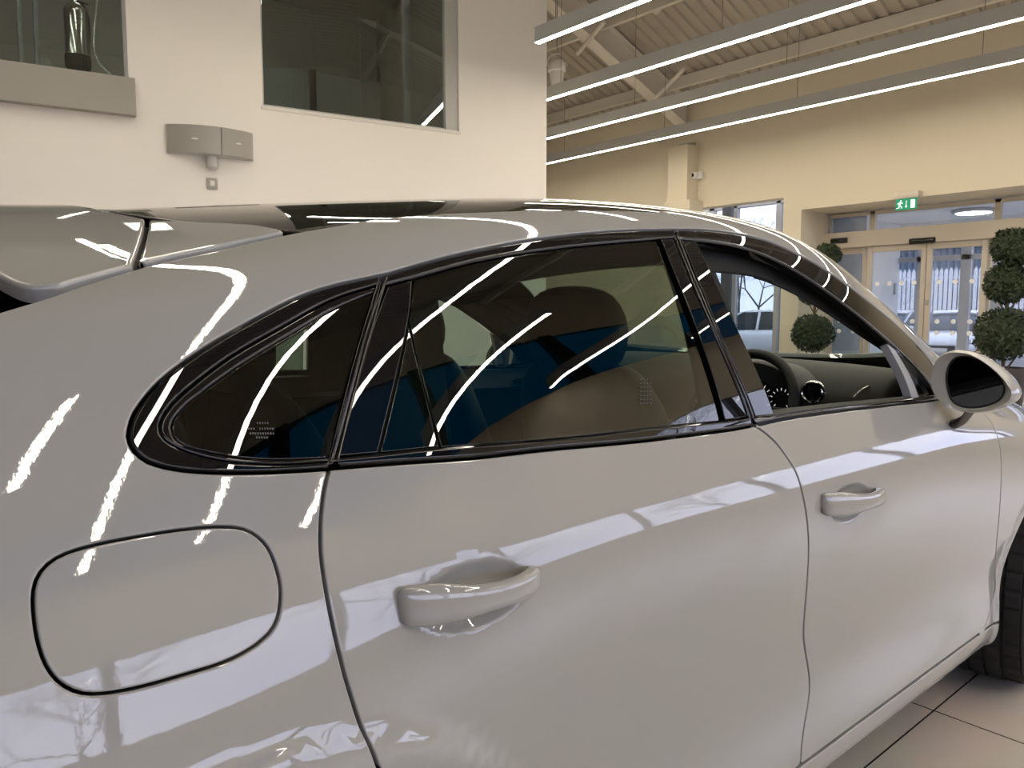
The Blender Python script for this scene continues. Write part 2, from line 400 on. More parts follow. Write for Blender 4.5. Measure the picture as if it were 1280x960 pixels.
# ------------------------------------------------------------------ materials
M = {}
M['paint'] = mat('chalk_paint', (.315, .31, .30), .6, coat=1, coat_rough=.004, spec=0, bump=(170, .010, .002)); M['paint'].node_tree.nodes['Principled BSDF'].inputs['Coat IOR'].default_value = 1.75
M['black'] = mat('black_gloss_trim', (.004, .004, .005), .008, spec=.5); M['black'].node_tree.nodes['Principled BSDF'].inputs['IOR'].default_value = 1.55
M['rubber'] = mat('black_rubber', (.012, .012, .013), .6)
M['tyre'] = mat('tyre_rubber', (.018, .018, .019), .75, spec=.3)
M['shell'] = mat('black_inner_shell', (.006, .006, .006), .8)
M['privacy'] = glass_mat('dark_privacy_glass', (.27, .34, .285), ior=1.7)
M['clearglass'] = glass_mat('clear_car_glass', (.80, .87, .86), ior=1.5)
M['pano'] = glass_mat('dark_roof_glass', (.05, .05, .05), ior=1.7)
M['leather'] = mat('black_leather', (.010, .010, .011), .5, bump=(400, .15, .001))
M['dash'] = mat('dark_dash_leather', (.026, .025, .019), .6, bump=(500, .2, .001))
M['cloth'] = mat('dark_headlining', (.012, .012, .012), .9)
M['chrome'] = mat('chrome', (.75, .75, .75), .12, 1.0)
M['mirrorglass'] = mat('mirror_glass', (.10, .11, .12), .02, 1.0)
M['alloy'] = mat('alloy', (.35, .35, .36), .3, 1.0)
M['red'] = mat('red_lens', (.3, .01, .01), .2, coat=1)
M['lamp'] = mat('lamp_lens', (.5, .5, .5), .05, .4, coat=1)
M['dialred'] = emit_mat('dial_red_glow', (.5, .05, .03), .35)
M['dialwhite'] = emit_mat('dial_white_glow', (.8, .8, .8), .35)
M['screen'] = mat('dial_face', (.004, .004, .004), .15)
# ------------------------------------------------------------------ the car
CAR = tag(empty('car', (1.45, 0, 0)), 'light grey coupe suv with tinted rear windows filling the foreground of the showroom floor', 'car')
_L = link
def link(name, me, m, parent=None, loc=None):              # parts are modelled in place; the car's origin sits on the floor under it
    o = _L(name, me, m, parent, loc)
    if parent is CAR: o.matrix_parent_inverse = Matrix.Translation((-1.45, 0, 0))
    return o
def arc(cx, cz, r, a0, a1): return xz([(cx+r*math.cos(R(a)), cz+r*math.sin(R(a))) for a in np.linspace(a0, a1, 24)], 2)
AR = .43
hs = [_hit(EYE, ray(583, 737)), _hit(EYE, ray(1060, 624))]
HP = [S0(*h) for h in hs]
SCOOPS = [(HP[0][0]+.012, HP[0][2]-.010, .098, .046, .026), (HP[1][0]+.012, HP[1][2]-.010, .098, .046, .026)]

joint_rear = px([(0, 389), (60, 371), (100, 357), (168, 336.5), (200, 328), (280, 310.5), (358, 293), (420, 282), (480, 273), (560, 267), (640, 264), (690, 263), (760, 263), (825, 265)])
ja = joint_rear[0]; jb = joint_rear[-1]
joint_tail = uvl([(-.88, 12.4), (-.4, 12.5), (ja[0]-.05, ja[1]-.06)])
joint_front = [tuple(q) for q in catmull([jb, (1.42, 13.9), (1.6, 14.05), (1.8, 13.95), (2.0, 13.85), (2.2, 13.65), (2.36, 13.4)], 6)][1:]
dlo_low_q = px([(160, 545), (163, 556), (170, 566), (185, 577.5), (215, 586), (260, 590.5), (320, 591), (380, 588.5), (412, 586)])
dlo_low_r = px([(416, 585.5), (500, 579), (590, 573), (684, 562.5), (800, 552), (905, 539), (939, 533)])
dlo_low_f = px([(945, 532), (985, 523.5), (1040, 515.5), (1085, 510), (1130, 505), (1165, 501), (1185, 498)])
dlo_up_q = px([(478, 342.5), (409, 358), (359, 377), (290, 414), (240, 445), (200, 476), (175, 505), (164, 525), (160, 545)])
dlo_up_r = px([(482, 342), (552, 322), (610, 309), (665, 299), (720, 292), (777, 287.5), (843, 286)])
dlo_up_f = px([(848, 286), (891, 287.5), (943, 296), (977, 308), (1012, 325), (1036, 340), (1060, 357), (1085, 377), (1117, 404), (1145, 432), (1163, 455), (1176, 476), (1186, 494)])
shut_rear = px([(412, 586), (406, 610), (402, 640), (400.5, 670), (402, 700), (408, 740), (418, 790), (430, 840), (445, 890), (458, 930), (467, 957)])
shut_rear += xz([(.315, .772), (.36, .745), (.15+AR*math.cos(R(50)), WZ+AR*math.sin(R(50)))])
shut_b = px([(942, 532), (950, 536), (965, 548), (977.5, 562.5), (996, 592), (1006.7, 633), (1011, 675), (1010, 717), (1006, 767), (1005, 800), (1012, 846), (1011, 875), (1006, 905), (1002, 935)])
zb = S0(*shut_b[-1]); shut_b += xz([(zb[0]-.006, zb[2]-.03), (zb[0]-.012, .345)], sm=False)
shut_f = px([(1186, 497), (1205, 502), (1227, 514.5), (1242, 533), (1251, 567), (1250.5, 625), (1245, 690), (1243.5, 733), (1238, 762), (1230, 788)])
zf = S0(*shut_f[-1]); shut_f += xz([(zf[0]-.02, zf[2]-.02), (zf[0]-.035, .345)], sm=False)
xb = S0(*shut_b[-1])[0]; xf = S0(*shut_f[-1])[0]
d0 = -4.0
# white panels --------------------------------------------------------------
flap_line = px([(275, 658), (308, 662), (333, 681), (347, 714), (351, 747), (344, 781), (321, 806), (283, 827), (233, 843), (167, 861), (112.5, 868), (79, 857), (58, 833), (46, 797.5), (41, 755), (44, 727), (58, 706), (83, 691), (125, 679), (187.5, 667.5), (233, 661)], 5, True)
arch_r = arc(WR, WZ, AR, 50, 186)
tail_low = xz([(-.9, .38), (-.9, .6)], sm=False)
body = join(joint_tail, joint_rear, joint_front, uvl([joint_front[-1], dlo_up_f[-1]]), dlo_up_f[::-1], dlo_up_r[::-1], dlo_up_q, dlo_low_q, shut_rear, arch_r,
            xz([(WR+AR*math.cos(R(186)), WZ+AR*math.sin(R(186))), (-.6, .33), (-.9, .36), (-.92, .6), (-.9, .95)], sm=False), uvl([_hit((-.9, -3, .95), (0, 1, 0)), (-.88, 12.4)]))
panel('body_side', M['paint'], body, [join(flap_line)], depth=.02, hole_gap=.003)
panel('fuel_flap', M['paint'], join(flap_line), gap=.0035, depth=.012)
rd = join(dlo_low_r, shut_b, xz([(xb, .345), (.15+AR*math.cos(R(-4)), .345)], sm=False), arc(WR, WZ, AR, -4, 50), shut_rear[::-1])
rear_door = panel('rear_door', M['paint'], rd, depth=.02, fine=SCOOPS[:1], gap=.0045)
fd = join(dlo_low_f, shut_f, xz([(xf, .345), (xb, .345)], sm=False), shut_b[::-1])
front_door = panel('front_door', M['paint'], fd, depth=.02, fine=SCOOPS[1:], gap=.0045)
hood_line = uvl([(2.36, 13.4), (2.5, 12.2), (2.7, 11.4), (3.2, 11.2), (3.7, 11.6)])
a_f = WF-AR*math.cos(R(4))
fender = join(uvl([dlo_up_f[-1], (2.36, 13.4)]), hood_line, uvl([(3.7, 11.6), _hit((3.7, -3, .62), (0, 1, 0))]), xz([(3.7, .62), (WF+AR*math.cos(R(35)), WZ+AR*math.sin(R(35)))], sm=False),
              arc(WF, WZ, AR, 35, 184), xz([(a_f, .345), (xf, .345)], sm=False), shut_f[::-1])
panel('front_fender', M['paint'], fender, depth=.02)
sl = join(xz([(WR+AR*math.cos(R(-6)), .340), (WF-AR*math.cos(R(6)), .340)], sm=False), uvl([_hit((WF-AR*math.cos(R(6)), -3, .34), (0, 1, 0)), (2.63, 1.2)]), uvl([(2.63, 1.2), (.56, 1.2)]))
panel('side_sill', M['paint'], sl, depth=.02, gap=.003)
panel('front_bumper', M['paint'], join(xz([(3.72, .62), (WF+AR*math.cos(R(33)), WZ+AR*math.sin(R(33)))], sm=False), arc(WF, WZ, AR, 33, -8), uvl([_hit((WF+AR*math.cos(R(-8)), -3, WZ+AR*math.sin(R(-8))), (0, 1, 0)), (3.6, 1.6), (3.93, 1.8)]), uvl([(3.93, 1.8), (3.93, 8)]), uvl([(3.93, 8), (3.72, 8)])), depth=.02)
# roof ------------------------------------------------------------------------
C2 = 2*NV
def mirr(l): return [(a, C2-b) for a, b in l][::-1]
side = [q for q in joint_rear if q[0] > .36]+joint_front[:12]
side_r = [q for q in side if q[0] < 1.62]; side_w = [q for q in joint_front if q[0] > 1.62]
hdr = [(1.62+.0*s, v) for s, v in zip(range(2), (side_r[-1][1], C2-side_r[-1][1]))]
hdr = [tuple(q) for q in catmull([(side_r[-1][0], side_r[-1][1]), (1.655, 15.3), (1.68, NV), (1.655, C2-15.3), (side_r[-1][0], C2-side_r[-1][1])], 6)]
rg = join(side_r, hdr, mirr(side_r), [tuple(q) for q in catmull([(side_r[0][0], C2-side_r[0][1]), (.22, C2-15.2), (.17, NV), (.22, 15.2), side_r[0]], 6)])
panel('roof_glass', M['pano'], rg, both=False, off=-.002, step=.03)
cowl = [tuple(q) for q in catmull([(2.36, 13.5), (2.49, 14.2), (2.58, 15.3), (2.63, NV), (2.58, C2-15.3), (2.49, C2-14.2), (2.36, C2-13.5)], 6)]
ws = join(side_w, cowl, mirr(side_w), hdr[::-1])
panel('windscreen', M['clearglass'], ws, both=False, off=-.003, step=.04)
hood = join(hood_line, uvl([(3.7, 11.6), (3.85, NV-1), (3.88, NV), (3.85, NV+1), (3.7, C2-11.6)]), mirr(hood_line), cowl[::-1])
panel('bonnet', M['paint'], hood, both=False, step=.04)
# black glazing frames and glass ---------------------------------------------------
b_line = px([(845, 286), (847, 298), (871, 360), (905, 441), (939, 522), (942, 532)], 5)
c_line = px([(480, 342), (463, 398), (446, 457), (430, 520), (414, 586)], 5)
qg = join(px([(468, 364), (450, 434), (431, 503), (412, 571)], 5), px([(412, 571), (375, 572.5), (340, 573), (300, 570), (265, 564), (240, 558), (226, 552), (217, 541), (217, 526), (226, 514), (243, 498), (296, 459), (359, 420), (421, 384), (468, 364)]))
qo = join(dlo_up_q, dlo_low_q, c_line[::-1]); qr = px([(474, 354), (456, 420), (437, 492), (414, 577)], 5); qt = px([(414, 577), (375, 580), (340, 580.5), (290, 577.5), (255, 571), (225, 561), (206, 549), (199, 536), (204, 518), (226, 492), (284, 447), (349, 409), (415, 373), (474, 354)])
qring = join(qr, qt)
panel('quarter_window_trim', M['black'], qo, [qring], off=-.001, gap=.004, hole_gap=.0, rad=.003)
panel('quarter_window_seal', M['black'], qring, [qg], off=-.004, gap=.001, hole_gap=.0, rad=.004)
panel('quarter_window', M['privacy'], qg, off=-.005, gap=.0, depth=.004, rad=.0015)
hole_r = join(px([(484, 356), (519, 347), (590, 327.5), (665, 314), (740, 305), (822, 298.5), (843, 297)]), px([(843, 297), (868, 360), (902, 441), (935, 522)], 5), px([(935, 522), (897, 527), (815, 534.5), (702, 547), (552.5, 558.5), (476, 566), (420, 571)]), px([(420, 571), (436, 513), (452, 452), (468, 398), (484, 356)], 5))
panel('rear_door_trim', M['black'], join(dlo_up_r, b_line, dlo_low_r[::-1], c_line[::-1]), [hole_r], off=-.000, gap=.004, hole_gap=.001, rad=.005, parent=rear_door)
appl = join(px([(485, 357), (517, 348)], 2), px([(517, 348), (512, 400), (497, 470), (474, 566)], 5), px([(474, 566), (421, 571)], 2), px([(421, 571), (437, 513), (453, 452), (469, 398), (485, 357)], 5))
panel('pillar_cover', M['black'], appl, off=-.002, gap=.002, rad=.002, parent=rear_door)
tri = join(px([(512.5, 403), (526, 460), (551, 558)], 5), px([(551, 558), (476, 566)], 2), px([(476, 566), (499, 470), (512.5, 403)], 5))
panel('corner_window', M['privacy'], tri, off=-.004, gap=.002, rad=.0015, depth=.004, parent=rear_door)
main = join(px([(519, 348), (590, 328), (665, 314.5), (740, 305.5), (822, 299)]), px([(822, 299), (848, 366), (874, 438), (901, 526.5)], 5), px([(901, 526.5), (815, 534.5), (702, 547), (554, 558.5)]), px([(554, 558.5), (527, 460), (513.5, 400)], 4), px([(513.5, 400), (519, 348)], 2))
panel('rear_door_window', M['privacy'], main, off=-.005, gap=.001, rad=.0015, depth=.004, parent=rear_door)
cov1 = join(px([(826, 298.5), (842, 297.5)], 2), px([(842, 297.5), (867, 360), (901, 441), (934, 522)], 5), px([(934, 522), (906, 526)], 2), px([(906, 526), (879, 438), (853, 366), (826, 298.5)], 5))
panel('pillar_cover', M['black'], cov1, off=-.001, gap=.003, rad=.002, parent=rear_door)
hole_f = join(px([(851, 299), (895, 303), (940, 313), (985, 333), (1030, 362), (1075, 397), (1110, 428), (1140, 458), (1160, 483), (1168, 492)]), px([(1168, 492), (1120, 500), (1040, 509.5), (968, 519.5), (943, 521.5)]), px([(943, 521.5), (908, 441), (876, 362), (851, 299)], 5))
panel('front_door_trim', M['black'], join(dlo_up_f, dlo_low_f[::-1], b_line[::-1]), [hole_f], off=-.000, gap=.004, hole_gap=.001, rad=.006, parent=front_door)
cov2 = join(px([(852, 299.5), (871, 301)], 2), px([(871, 301), (900, 364), (935, 441), (968, 519)], 5), px([(968, 519), (944, 521.5)], 2), px([(944, 521.5), (909, 441), (877, 362), (852, 299.5)], 5))
panel('pillar_cover', M['black'], cov2, off=-.001, gap=.003, rad=.002, parent=front_door)
divb = join(px([(1110, 429), (1120, 437)], 2), px([(1120, 437), (1138, 468), (1152, 496)], 4), px([(1152, 496), (1143, 497)], 2), px([(1143, 497), (1128, 464), (1110, 429)], 4))
divider = panel('window_divider', mat('grey_divider', (.35, .36, .38), .4), divb, off=-.006, gap=.0, rad=.001, depth=.02, parent=front_door, step=.01)
trw = join(px([(1121, 438), (1142, 460), (1160, 483), (1167, 491.5)]), px([(1167, 491.5), (1153, 495)], 2), px([(1153, 495), (1138, 466), (1121, 438)], 4))
# small fixed pane ahead of the divider: flat and more upright than the body
tc_ = np.mean([S(*q) for q in trw], 0)+np.array([0, .004, 0]); tn = np.array([-.03, -math.cos(R(4.5)), math.sin(R(4.5))]); tn /= np.linalg.norm(tn)
tq = [at_plane(x, y, tc_, tn) for x, y in [(1121, 437), (1142, 459), (1160, 482), (1168, 492), (1153, 496), (1138, 467)]]
MB().prism([tuple(q) for q in tq], tuple(-tn*.004)).build('corner_window', M['clearglass'], front_door, smooth=0)
# faint factory etching on the glass
M['etch'] = mat('glass_etching', (.09, .10, .10), .7)
def etch(parent, rows, dx, dy, sz):
    m = MB()
    for x0, x1, y in rows:
        x = x0
        while x < x1:
            h = _hit(EYE, ray(x, y)); p = S(*h)-N(*h)*.0035; n = N(*h); t = np.array([1, 0, 0])-n*n[0]; t /= np.linalg.norm(t); b_ = np.cross(n, t)
            m.obox(tuple(p), tuple(t), tuple(b_), tuple(n), sz[0], sz[1], .0004); x += dx
    m.build('glass_mark', M['etch'], parent, smooth=0)
qw = [o for o in CAR.children if o.name == 'quarter_window'][0]; dwn = [o for o in rear_door.children if o.name == 'rear_door_window'][0]
etch(qw, [(323, 338, 528), (312, 320, 535), (326, 344, 535), (314, 343, 541), (322, 336, 546)], 3.2, 0, (.0008, .0012))
etch(rear_door, [(802, 816, 474+k*5) for k in range(7)], 4.0, 0, (.0022, .0007))
# roof spoiler -----------------------------------------------------------------
sp_split = px([(184, 278.5), (183, 290), (178, 310), (169, 335)], 4)
sp_low = px([(169, 336.5), (200, 328), (280, 310.5), (330, 299.5), (357, 293.2)], 6)
sp_top = px([(357, 293), (345, 289), (310, 284), (250, 281.5), (184, 278.5)], 6)
panel('roof_spoiler_end', M['paint'], join(sp_low, sp_top, sp_split), off=.006, gap=.006, rad=.005, depth=.012)
sp_corner = px([(168, 337), (130, 347.5), (100, 356), (75, 364)], 4)
tr = sp_corner[-1]
trail = [tuple(q) for q in catmull([tr, (tr[0]-.035, 13.4), (-.035, 14.3), (-.09, 15.6), (-.11, NV)], 5)]
fr0 = sp_split[0]
front = [tuple(q) for q in catmull([(.10, NV), (.14, 16.2), (fr0[0]-.02, (fr0[1]+15.6)/2), fr0], 5)]
half = list(sp_split)+list(sp_corner)+trail[1:]
panel('roof_spoiler', M['paint'], join(sp_split, sp_corner, trail, mirr(trail), mirr(sp_corner), mirr(sp_split), mirr(front), front), both=False, off=.007, gap=.006, rad=.006, depth=.016)
panel('rear_window', M['black'], join(uvl([(-.86, 12.5), (.12, 12.9)]), uvl([(.12, 12.9), (.12, C2-12.9)]), uvl([(.12, C2-12.9), (-.86, C2-12.5)]), uvl([(-.86, C2-12.5), (-.86, 12.5)])), both=False, off=-.045, step=.04)
tg = [(-.95, 2.0), (-.95, 12.5)]
vv = np.r_[np.linspace(1.2, C2-1.2, 90)]; sec = S0(np.full(90, -.893), vv); cen = sec.mean(0)
def tail_ring(f, x): return [(x, cen[1]+(p[1]-cen[1])*f, cen[2]+(p[2]-cen[2])*f) for p in sec]
MB().loft([tail_ring(.985, -.86), tail_ring(1.0, -.905), tail_ring(.985, -.935), tail_ring(.93, -.957), tail_ring(.6, -.968), tail_ring(.1, -.97)]).build('tailgate', M['paint'], CAR, smooth=60)

# door handles -----------------------------------------------------------------
def ys(X, Z): h = _hit((X, -3, Z), (0, 1, 0)); return S0(*h)[1]
def handle(p0, p1, door):
    a = _hit(EYE, ray(*p0)); b = _hit(EYE, ray(*p1)); a = S0(*a); b = S0(*b)
    rings = []
    prof = [(0, .004, .019, .004), (.02, .009, .024, .008), (.08, .013, .026, .012), (.2, .019, .0265, .013), (.32, .026, .024, .012), (.42, .031, .020, .010), (.55, .034, .0175, .009),
            (.7, .034, .0165, .009), (.82, .029, .0165, .010), (.91, .021, .0165, .012), (.96, .014, .0155, .012), (.99, .008, .012, .009), (1, .004, .007, .004)]
    for s, o, h, t in prof:
        X = a[0]+(b[0]-a[0])*s; Z = a[2]+(b[2]-a[2])*s-.004*math.sin(s*PI); y = ys(X, Z); r = []
        for k in range(20):
            th = 2*PI*k/20; c, q = math.cos(th), math.sin(th)
            e = lambda w: math.copysign(abs(w)**.72, w)
            r.append((X, y-o-e(c)*t*(1 if c > 0 else 1.3)+.10*(e(q)*h), Z+e(q)*h))
        rings.append(r)
    return MB().loft(rings).build('door_handle', M['paint'], door, smooth=60, sub=2)
h1 = handle((497, 757), (667, 716), rear_door); h2 = handle((1026, 630), (1096, 615), front_door)
for h, d in ((h1, 'rear'), (h2, 'front')): h['label'] = 'pull handle of the %s door' % d

# near and far door mirrors ---------------------------------------------------------
mo = [(1163, 480), (1164.5, 464), (1170, 449), (1181, 441), (1196, 439), (1215, 443), (1235, 454.5), (1254, 471), (1265, 486), (1267.5, 494), (1261, 503.5), (1245, 511), (1222, 516), (1200, 514.5), (1182, 508), (1169, 496)]
mi_ = [(1184, 476), (1186, 460), (1193, 449), (1206, 445.5), (1221, 449), (1238, 459), (1250, 471), (1256, 484), (1254, 494.5), (1246, 502), (1230, 507.5), (1212, 509), (1198, 506), (1189, 497)]
MX = 2.13
mo = catmull([at_x(x, y, MX) for x, y in mo], 4, True); mi3 = catmull([at_x(x, y, MX+.012) for x, y in mi_], 4, True); mi3 = resample(mi3, .012, True)
def rematch(l, n):
    l = np.array(l); c = l.mean(0); a = np.arctan2(l[:, 2]-c[2], l[:, 1]-c[1]); o = np.argsort(a); l = l[o]; a = a[o]
    t = np.linspace(-PI, PI, n, endpoint=False); q = np.stack([np.interp(t, np.r_[a-2*PI, a, a+2*PI], np.r_[l[:, k], l[:, k], l[:, k]]) for k in range(3)], 1); return q
mo = rematch(mo, 56); mi3 = rematch(mi3, 56); mc = mo.mean(0)
def sc(l, f, dx, fz=None): c = mc; return [(q[0]+dx, c[1]+(q[1]-c[1])*f, c[2]+(q[2]-c[2])*(fz or f)) for q in l]
def both_mirrors(far):
    s = -1 if far else 1
    fl = lambda l: [(p[0], p[1]*s, p[2]) for p in l]
    m = MB()
    rings = [fl(sc(mi3, 1.0, .006)), fl(sc(mi3, 1.03, -.006)), fl(sc(mo, .965, -.004)), fl(sc(mo, 1.0, .004)), fl(sc(mo, 1.03, .03)), fl(sc(mo, 1.01, .06)), fl(sc(mo, .92, .095)), fl(sc(mo, .72, .125)), fl(sc(mo, .4, .142)), fl(sc(mo, .1, .147))]
    m.loft(rings, cap=True)
    # the first ring's cap would close the mirror opening: it is the dark backing just behind the glass
    r = m.build('side_mirror', M['paint'], CAR, smooth=50)
    g = MB().loft([fl(sc(mi3, .985, .0005)), fl(sc(mi3, .97, -.0015))]).build('mirror_glass', M['mirrorglass'], r, smooth=30)
    bd = MB().loft([fl(sc(mi3, 1.035, -.0065)), fl(sc(mi3, 1.035, -.0075)), fl(sc(mi3, .985, -.001))], cap=False).build('mirror_bezel', M['rubber'], r)
    a = at_x(1212, 512, MX+.06); b = at_y(1192, 533, -.89)
    arm = MB(); pts = [np.array([MX+.055, -.985, a[2]-.0]), np.array([MX+.065, -.965, a[2]-.03]), np.array([MX+.075, -.935, a[2]-.05]), np.array([MX+.08, -.885, a[2]-.058])]
    rr = []
    for p, (hw, hh) in zip(pts, ((.045, .02), (.042, .018), (.044, .018), (.05, .02))):
        rr.append([(p[0]+hw*math.cos(t), s*(p[1]), p[2]+hh*math.sin(t)+.012*math.cos(t)) if False else (p[0]+hw*math.cos(t), s*(p[1]-hh*.3*math.sin(t)), p[2]+hh*math.sin(t)) for t in np.linspace(0, 2*PI, 16, endpoint=False)])
    arm.loft(rr).build('mirror_arm', M['rubber'], r, smooth=50)
    return r
both_mirrors(False); both_mirrors(True)

# wheels -----------------------------------------------------------------------
def wheel(x, s):
    xw = x; x = 0.; WZ = .378; e = empty('wheel', (xw, s*.83, 0), R(9) if xw > 2 else 0., parent=CAR); e.matrix_parent_inverse = Matrix.Translation((-1.45, 0, 0))
    y0, y1 = -.13, .135                                      # inner and outer face
    n = 192; RT_ = .378; vs = []; prof = [(.255, y0+.02), (.285, y0+.005), (.33, y0), (.355, y0+.008), (.368, y0+.022)]
    ribs = [(.03, .075), (.087, .127), (.139, .179), (.191, .235)]
    for a, b in ribs: prof += [(-.366, y0+a-.001), (RT_ if .05 < a < .15 else RT_-.003, y0+a), (RT_ if .05 < a < .15 else RT_-.003, y0+b), (-.366, y0+b+.001)]
    prof += [(.368, y1-.022), (.355, y1-.008), (.33, y1), (.285, y1-.005), (.255, y1-.02)]
    for i, (r, h) in enumerate(prof):
        for k in range(n):
            q = abs(r)
            if q > .37 and (k+(i//4)*2) % 5 == 0: q -= .007
            t = 2*PI*k/n; vs.append((x+q*math.cos(t), s*h, WZ+q*math.sin(t)))
    fs = [(i*n+k, i*n+(k+1) % n, (i+1)*n+(k+1) % n, (i+1)*n+k) for i in range(len(prof)-1) for k in range(n)]
    MB().add(vs, fs).build('tyre', M['tyre'], e, smooth=25)
    m = MB(); m.lathe([(.262, s*(y1-.03)), (.262, s*(y1-.012)), (.245, s*(y1-.012)), (.235, s*(y1-.03)), (.225, s*(y0+.03)), (.24, s*(y0+.02))], (x, 0, WZ), 'y', 48, cap=False)
    for k in range(10):
        t = 2*PI*k/10; a = (x+.05*math.cos(t), s*(y1-.05), WZ+.05*math.sin(t)); b = (x+.24*math.cos(t+.12), s*(y1-.02), WZ+.24*math.sin(t+.12)); m.bar(a, b, .03, .02, .004)
    m.lathe([(.07, s*(y1-.07)), (.07, s*(y1-.045)), (.045, s*(y1-.035)), (.0, s*(y1-.034))], (x, 0, WZ), 'y', 24, cap=False)
    m.build('rim', M['alloy'], e)
    MB().lathe([(.17, s*(y0+.08)), (.17, s*(y0+.11))], (x, 0, WZ), 'y', 32).build('brake_disc', M['alloy'], e)
for x in (WR, WF):
    for s in (-1, 1): wheel(x, s)
for x in (WR, WF):
    for s in (-1, 1):
        ln = MB(); ring = lambda y: [(x+(AR+.012)*math.cos(t), s*y, WZ+(AR+.012)*math.sin(t)) for t in np.linspace(R(-12), R(192), 40)]
        ln.loft([ring(.935), ring(.60)], closed=False, cap=False)
        ln.add(ring(.60), [tuple(range(40))])
        ln.build('wheel_arch_liner', M['shell'], CAR)

# cabin ------------------------------------------------------------------------
def quad(l): return join(*[uvl([l[i], l[(i+1) % len(l)]]) for i in range(len(l))])
panel('door_lining', M['leather'], quad([(.62, 2.2), (2.50, 2.2), (2.42, 9.2), (.30, 9.35), (.30, 6.5)]), off=-.075, step=.05, depth=.004)
panel('rear_side_lining', M['shell'], quad([(-.85, 6.5), (.32, 6.5), (.32, 9.2), (.12, 9.4), (-.02, 10.2), (.10, 11.2), (.0, 12.6), (-.85, 12.2)]), off=-.05, step=.05, depth=.004)
panel('headlining', M['cloth'], quad([(.12, 13.1), (1.66, 13.3), (1.70, NV), (1.66, C2-13.3), (.12, C2-13.1), (.06, NV)]), both=False, off=-.045, step=.05, depth=.004)
ap = [(q[0], q[1]-.7) for q in dlo_up_f if 1.45 < q[0] < 2.14]
ap_top = [tuple(q) for q in catmull([(2.16, 13.95), (2.08, 14.1), (2.0, 14.3), (1.8, 14.5), (1.62, 14.9)], 6)]
panel('pillar_trim', M['cloth'], join(ap, uvl([ap[-1], (2.16, 13.95)]), ap_top, uvl([ap_top[-1], ap[0]])), off=-.05, step=.04, depth=.004)
up_r = [(q[0], q[1]-.5) for q in dlo_up_r]+[(q[0], q[1]-.7) for q in dlo_up_f if q[0] < 1.55]
panel('roof_rail_trim', M['cloth'], join(up_r, uvl([up_r[-1], (1.6, 14.2)]), uvl([(1.6, 14.2), (.4, 14.0)]), uvl([(.4, 14.0), up_r[0]])), off=-.045, step=.04, depth=.004)
bp = quad([(1.10, 9.3), (1.32, 9.3), (1.32, 13.2), (1.16, 13.2)])
panel('pillar_trim', M['cloth'], bp, off=-.05, step=.04, depth=.004)
cp = quad([(.27, 9.3), (.50, 9.3), (.56, 12.6), (.44, 12.5)])
panel('pillar_trim', M['cloth'], cp, off=-.05, step=.04, depth=.004)
fw_ = join(px([(871, 301), (900, 364), (935, 441), (968, 519)], 5), px([(968, 519), (1040, 509.5), (1110, 501), (1140, 498)]), px([(1140, 498), (1110, 430)], 2), px([(1110, 430), (1075, 397), (1030, 362), (985, 333), (940, 313), (895, 303), (871, 301)]))
panel('front_door_window', M['clearglass'], fw_, off=-.006, gap=.0, rad=.001, depth=.003, far_only=True, parent=front_door, step=.05)
MB().box(-.85, 3.7, -.83, .83, .22, .27, .01).box(2.38, 2.44, -.80, .80, .25, 1.02).box(-.25, .55, -.78, .78, .25, .75, .03).box(2.44, 3.6, -.55, .55, .27, .85).build('floor_pan', M['shell'], CAR)
# window sill of the open front window: top of the door
ds = MB(); up_ = [q for q in dlo_low_f]; P = np.array([S(*q) for q in up_])
ds.loft([[tuple(p+np.array([0, .012, .010])), tuple(p+np.array([0, .09, .004])), tuple(p+np.array([0, .12, -.03])), tuple(p+np.array([0, .012, -.06]))] for p in P])
ds.build('door_sill', M['rubber'], front_door, smooth=60)

def seat(x, y, name='front_seat', w=.27):
    m = MB()
    def ring(px_, pz, w_, t, dirx=1.0, dirz=0.0):
        o = []
        for k in range(20):
            a = 2*PI*k/20; c, q = math.cos(a), math.sin(a); e = lambda v: math.copysign(abs(v)**.6, v)
            o.append((px_+e(q)*t*dirx, y+e(c)*w_, pz+e(q)*t*dirz))
        return o
    m.loft([ring(x+.02, .60, w*.9, .03), ring(x+.0, .62, w, .09), ring(x-.05, .80, w*1.02, .075), ring(x-.10, 1.0, w, .065), ring(x-.14, 1.13, w*.9, .055), ring(x-.165, 1.21, w*.7, .045), ring(x-.17, 1.225, w*.4, .02)])
    r = m.build(name, M['leather'], CAR, smooth=60, sub=1)
    c = MB().loft([[(p, y+math.copysign(abs(math.cos(a))**.6, math.cos(a))*w*f, .545+math.copysign(abs(math.sin(a))**.6, math.sin(a))*.085*f) for a in np.linspace(0, 2*PI, 20, endpoint=False)] for p, f in ((x-.02, .6), (x, .92), (x+.25, 1), (x+.45, .97), (x+.50, .6))])
    c.build('seat_cushion', M['leather'], r, smooth=60, sub=1)
    hm = MB(); hm.loft([ring(x-.175, 1.20, .10, .02), ring(x-.175, 1.215, .15, .045), ring(x-.18, 1.30, .17, .055), ring(x-.19, 1.365, .15, .05), ring(x-.195, 1.40, .105, .035), ring(x-.197, 1.41, .03, .01)])
    hm.tube([(x-.172, y-.06, 1.17), (x-.178, y-.06, 1.26)], .007).tube([(x-.172, y+.06, 1.17), (x-.178, y+.06, 1.26)], .007)
    hm.build('headrest', M['leather'], r, smooth=60, sub=1)
    return r
for y in (-.38, .38): seat(1.42, y)
for y in (-.40, .40): seat(.52, y, 'rear_seat', .30)

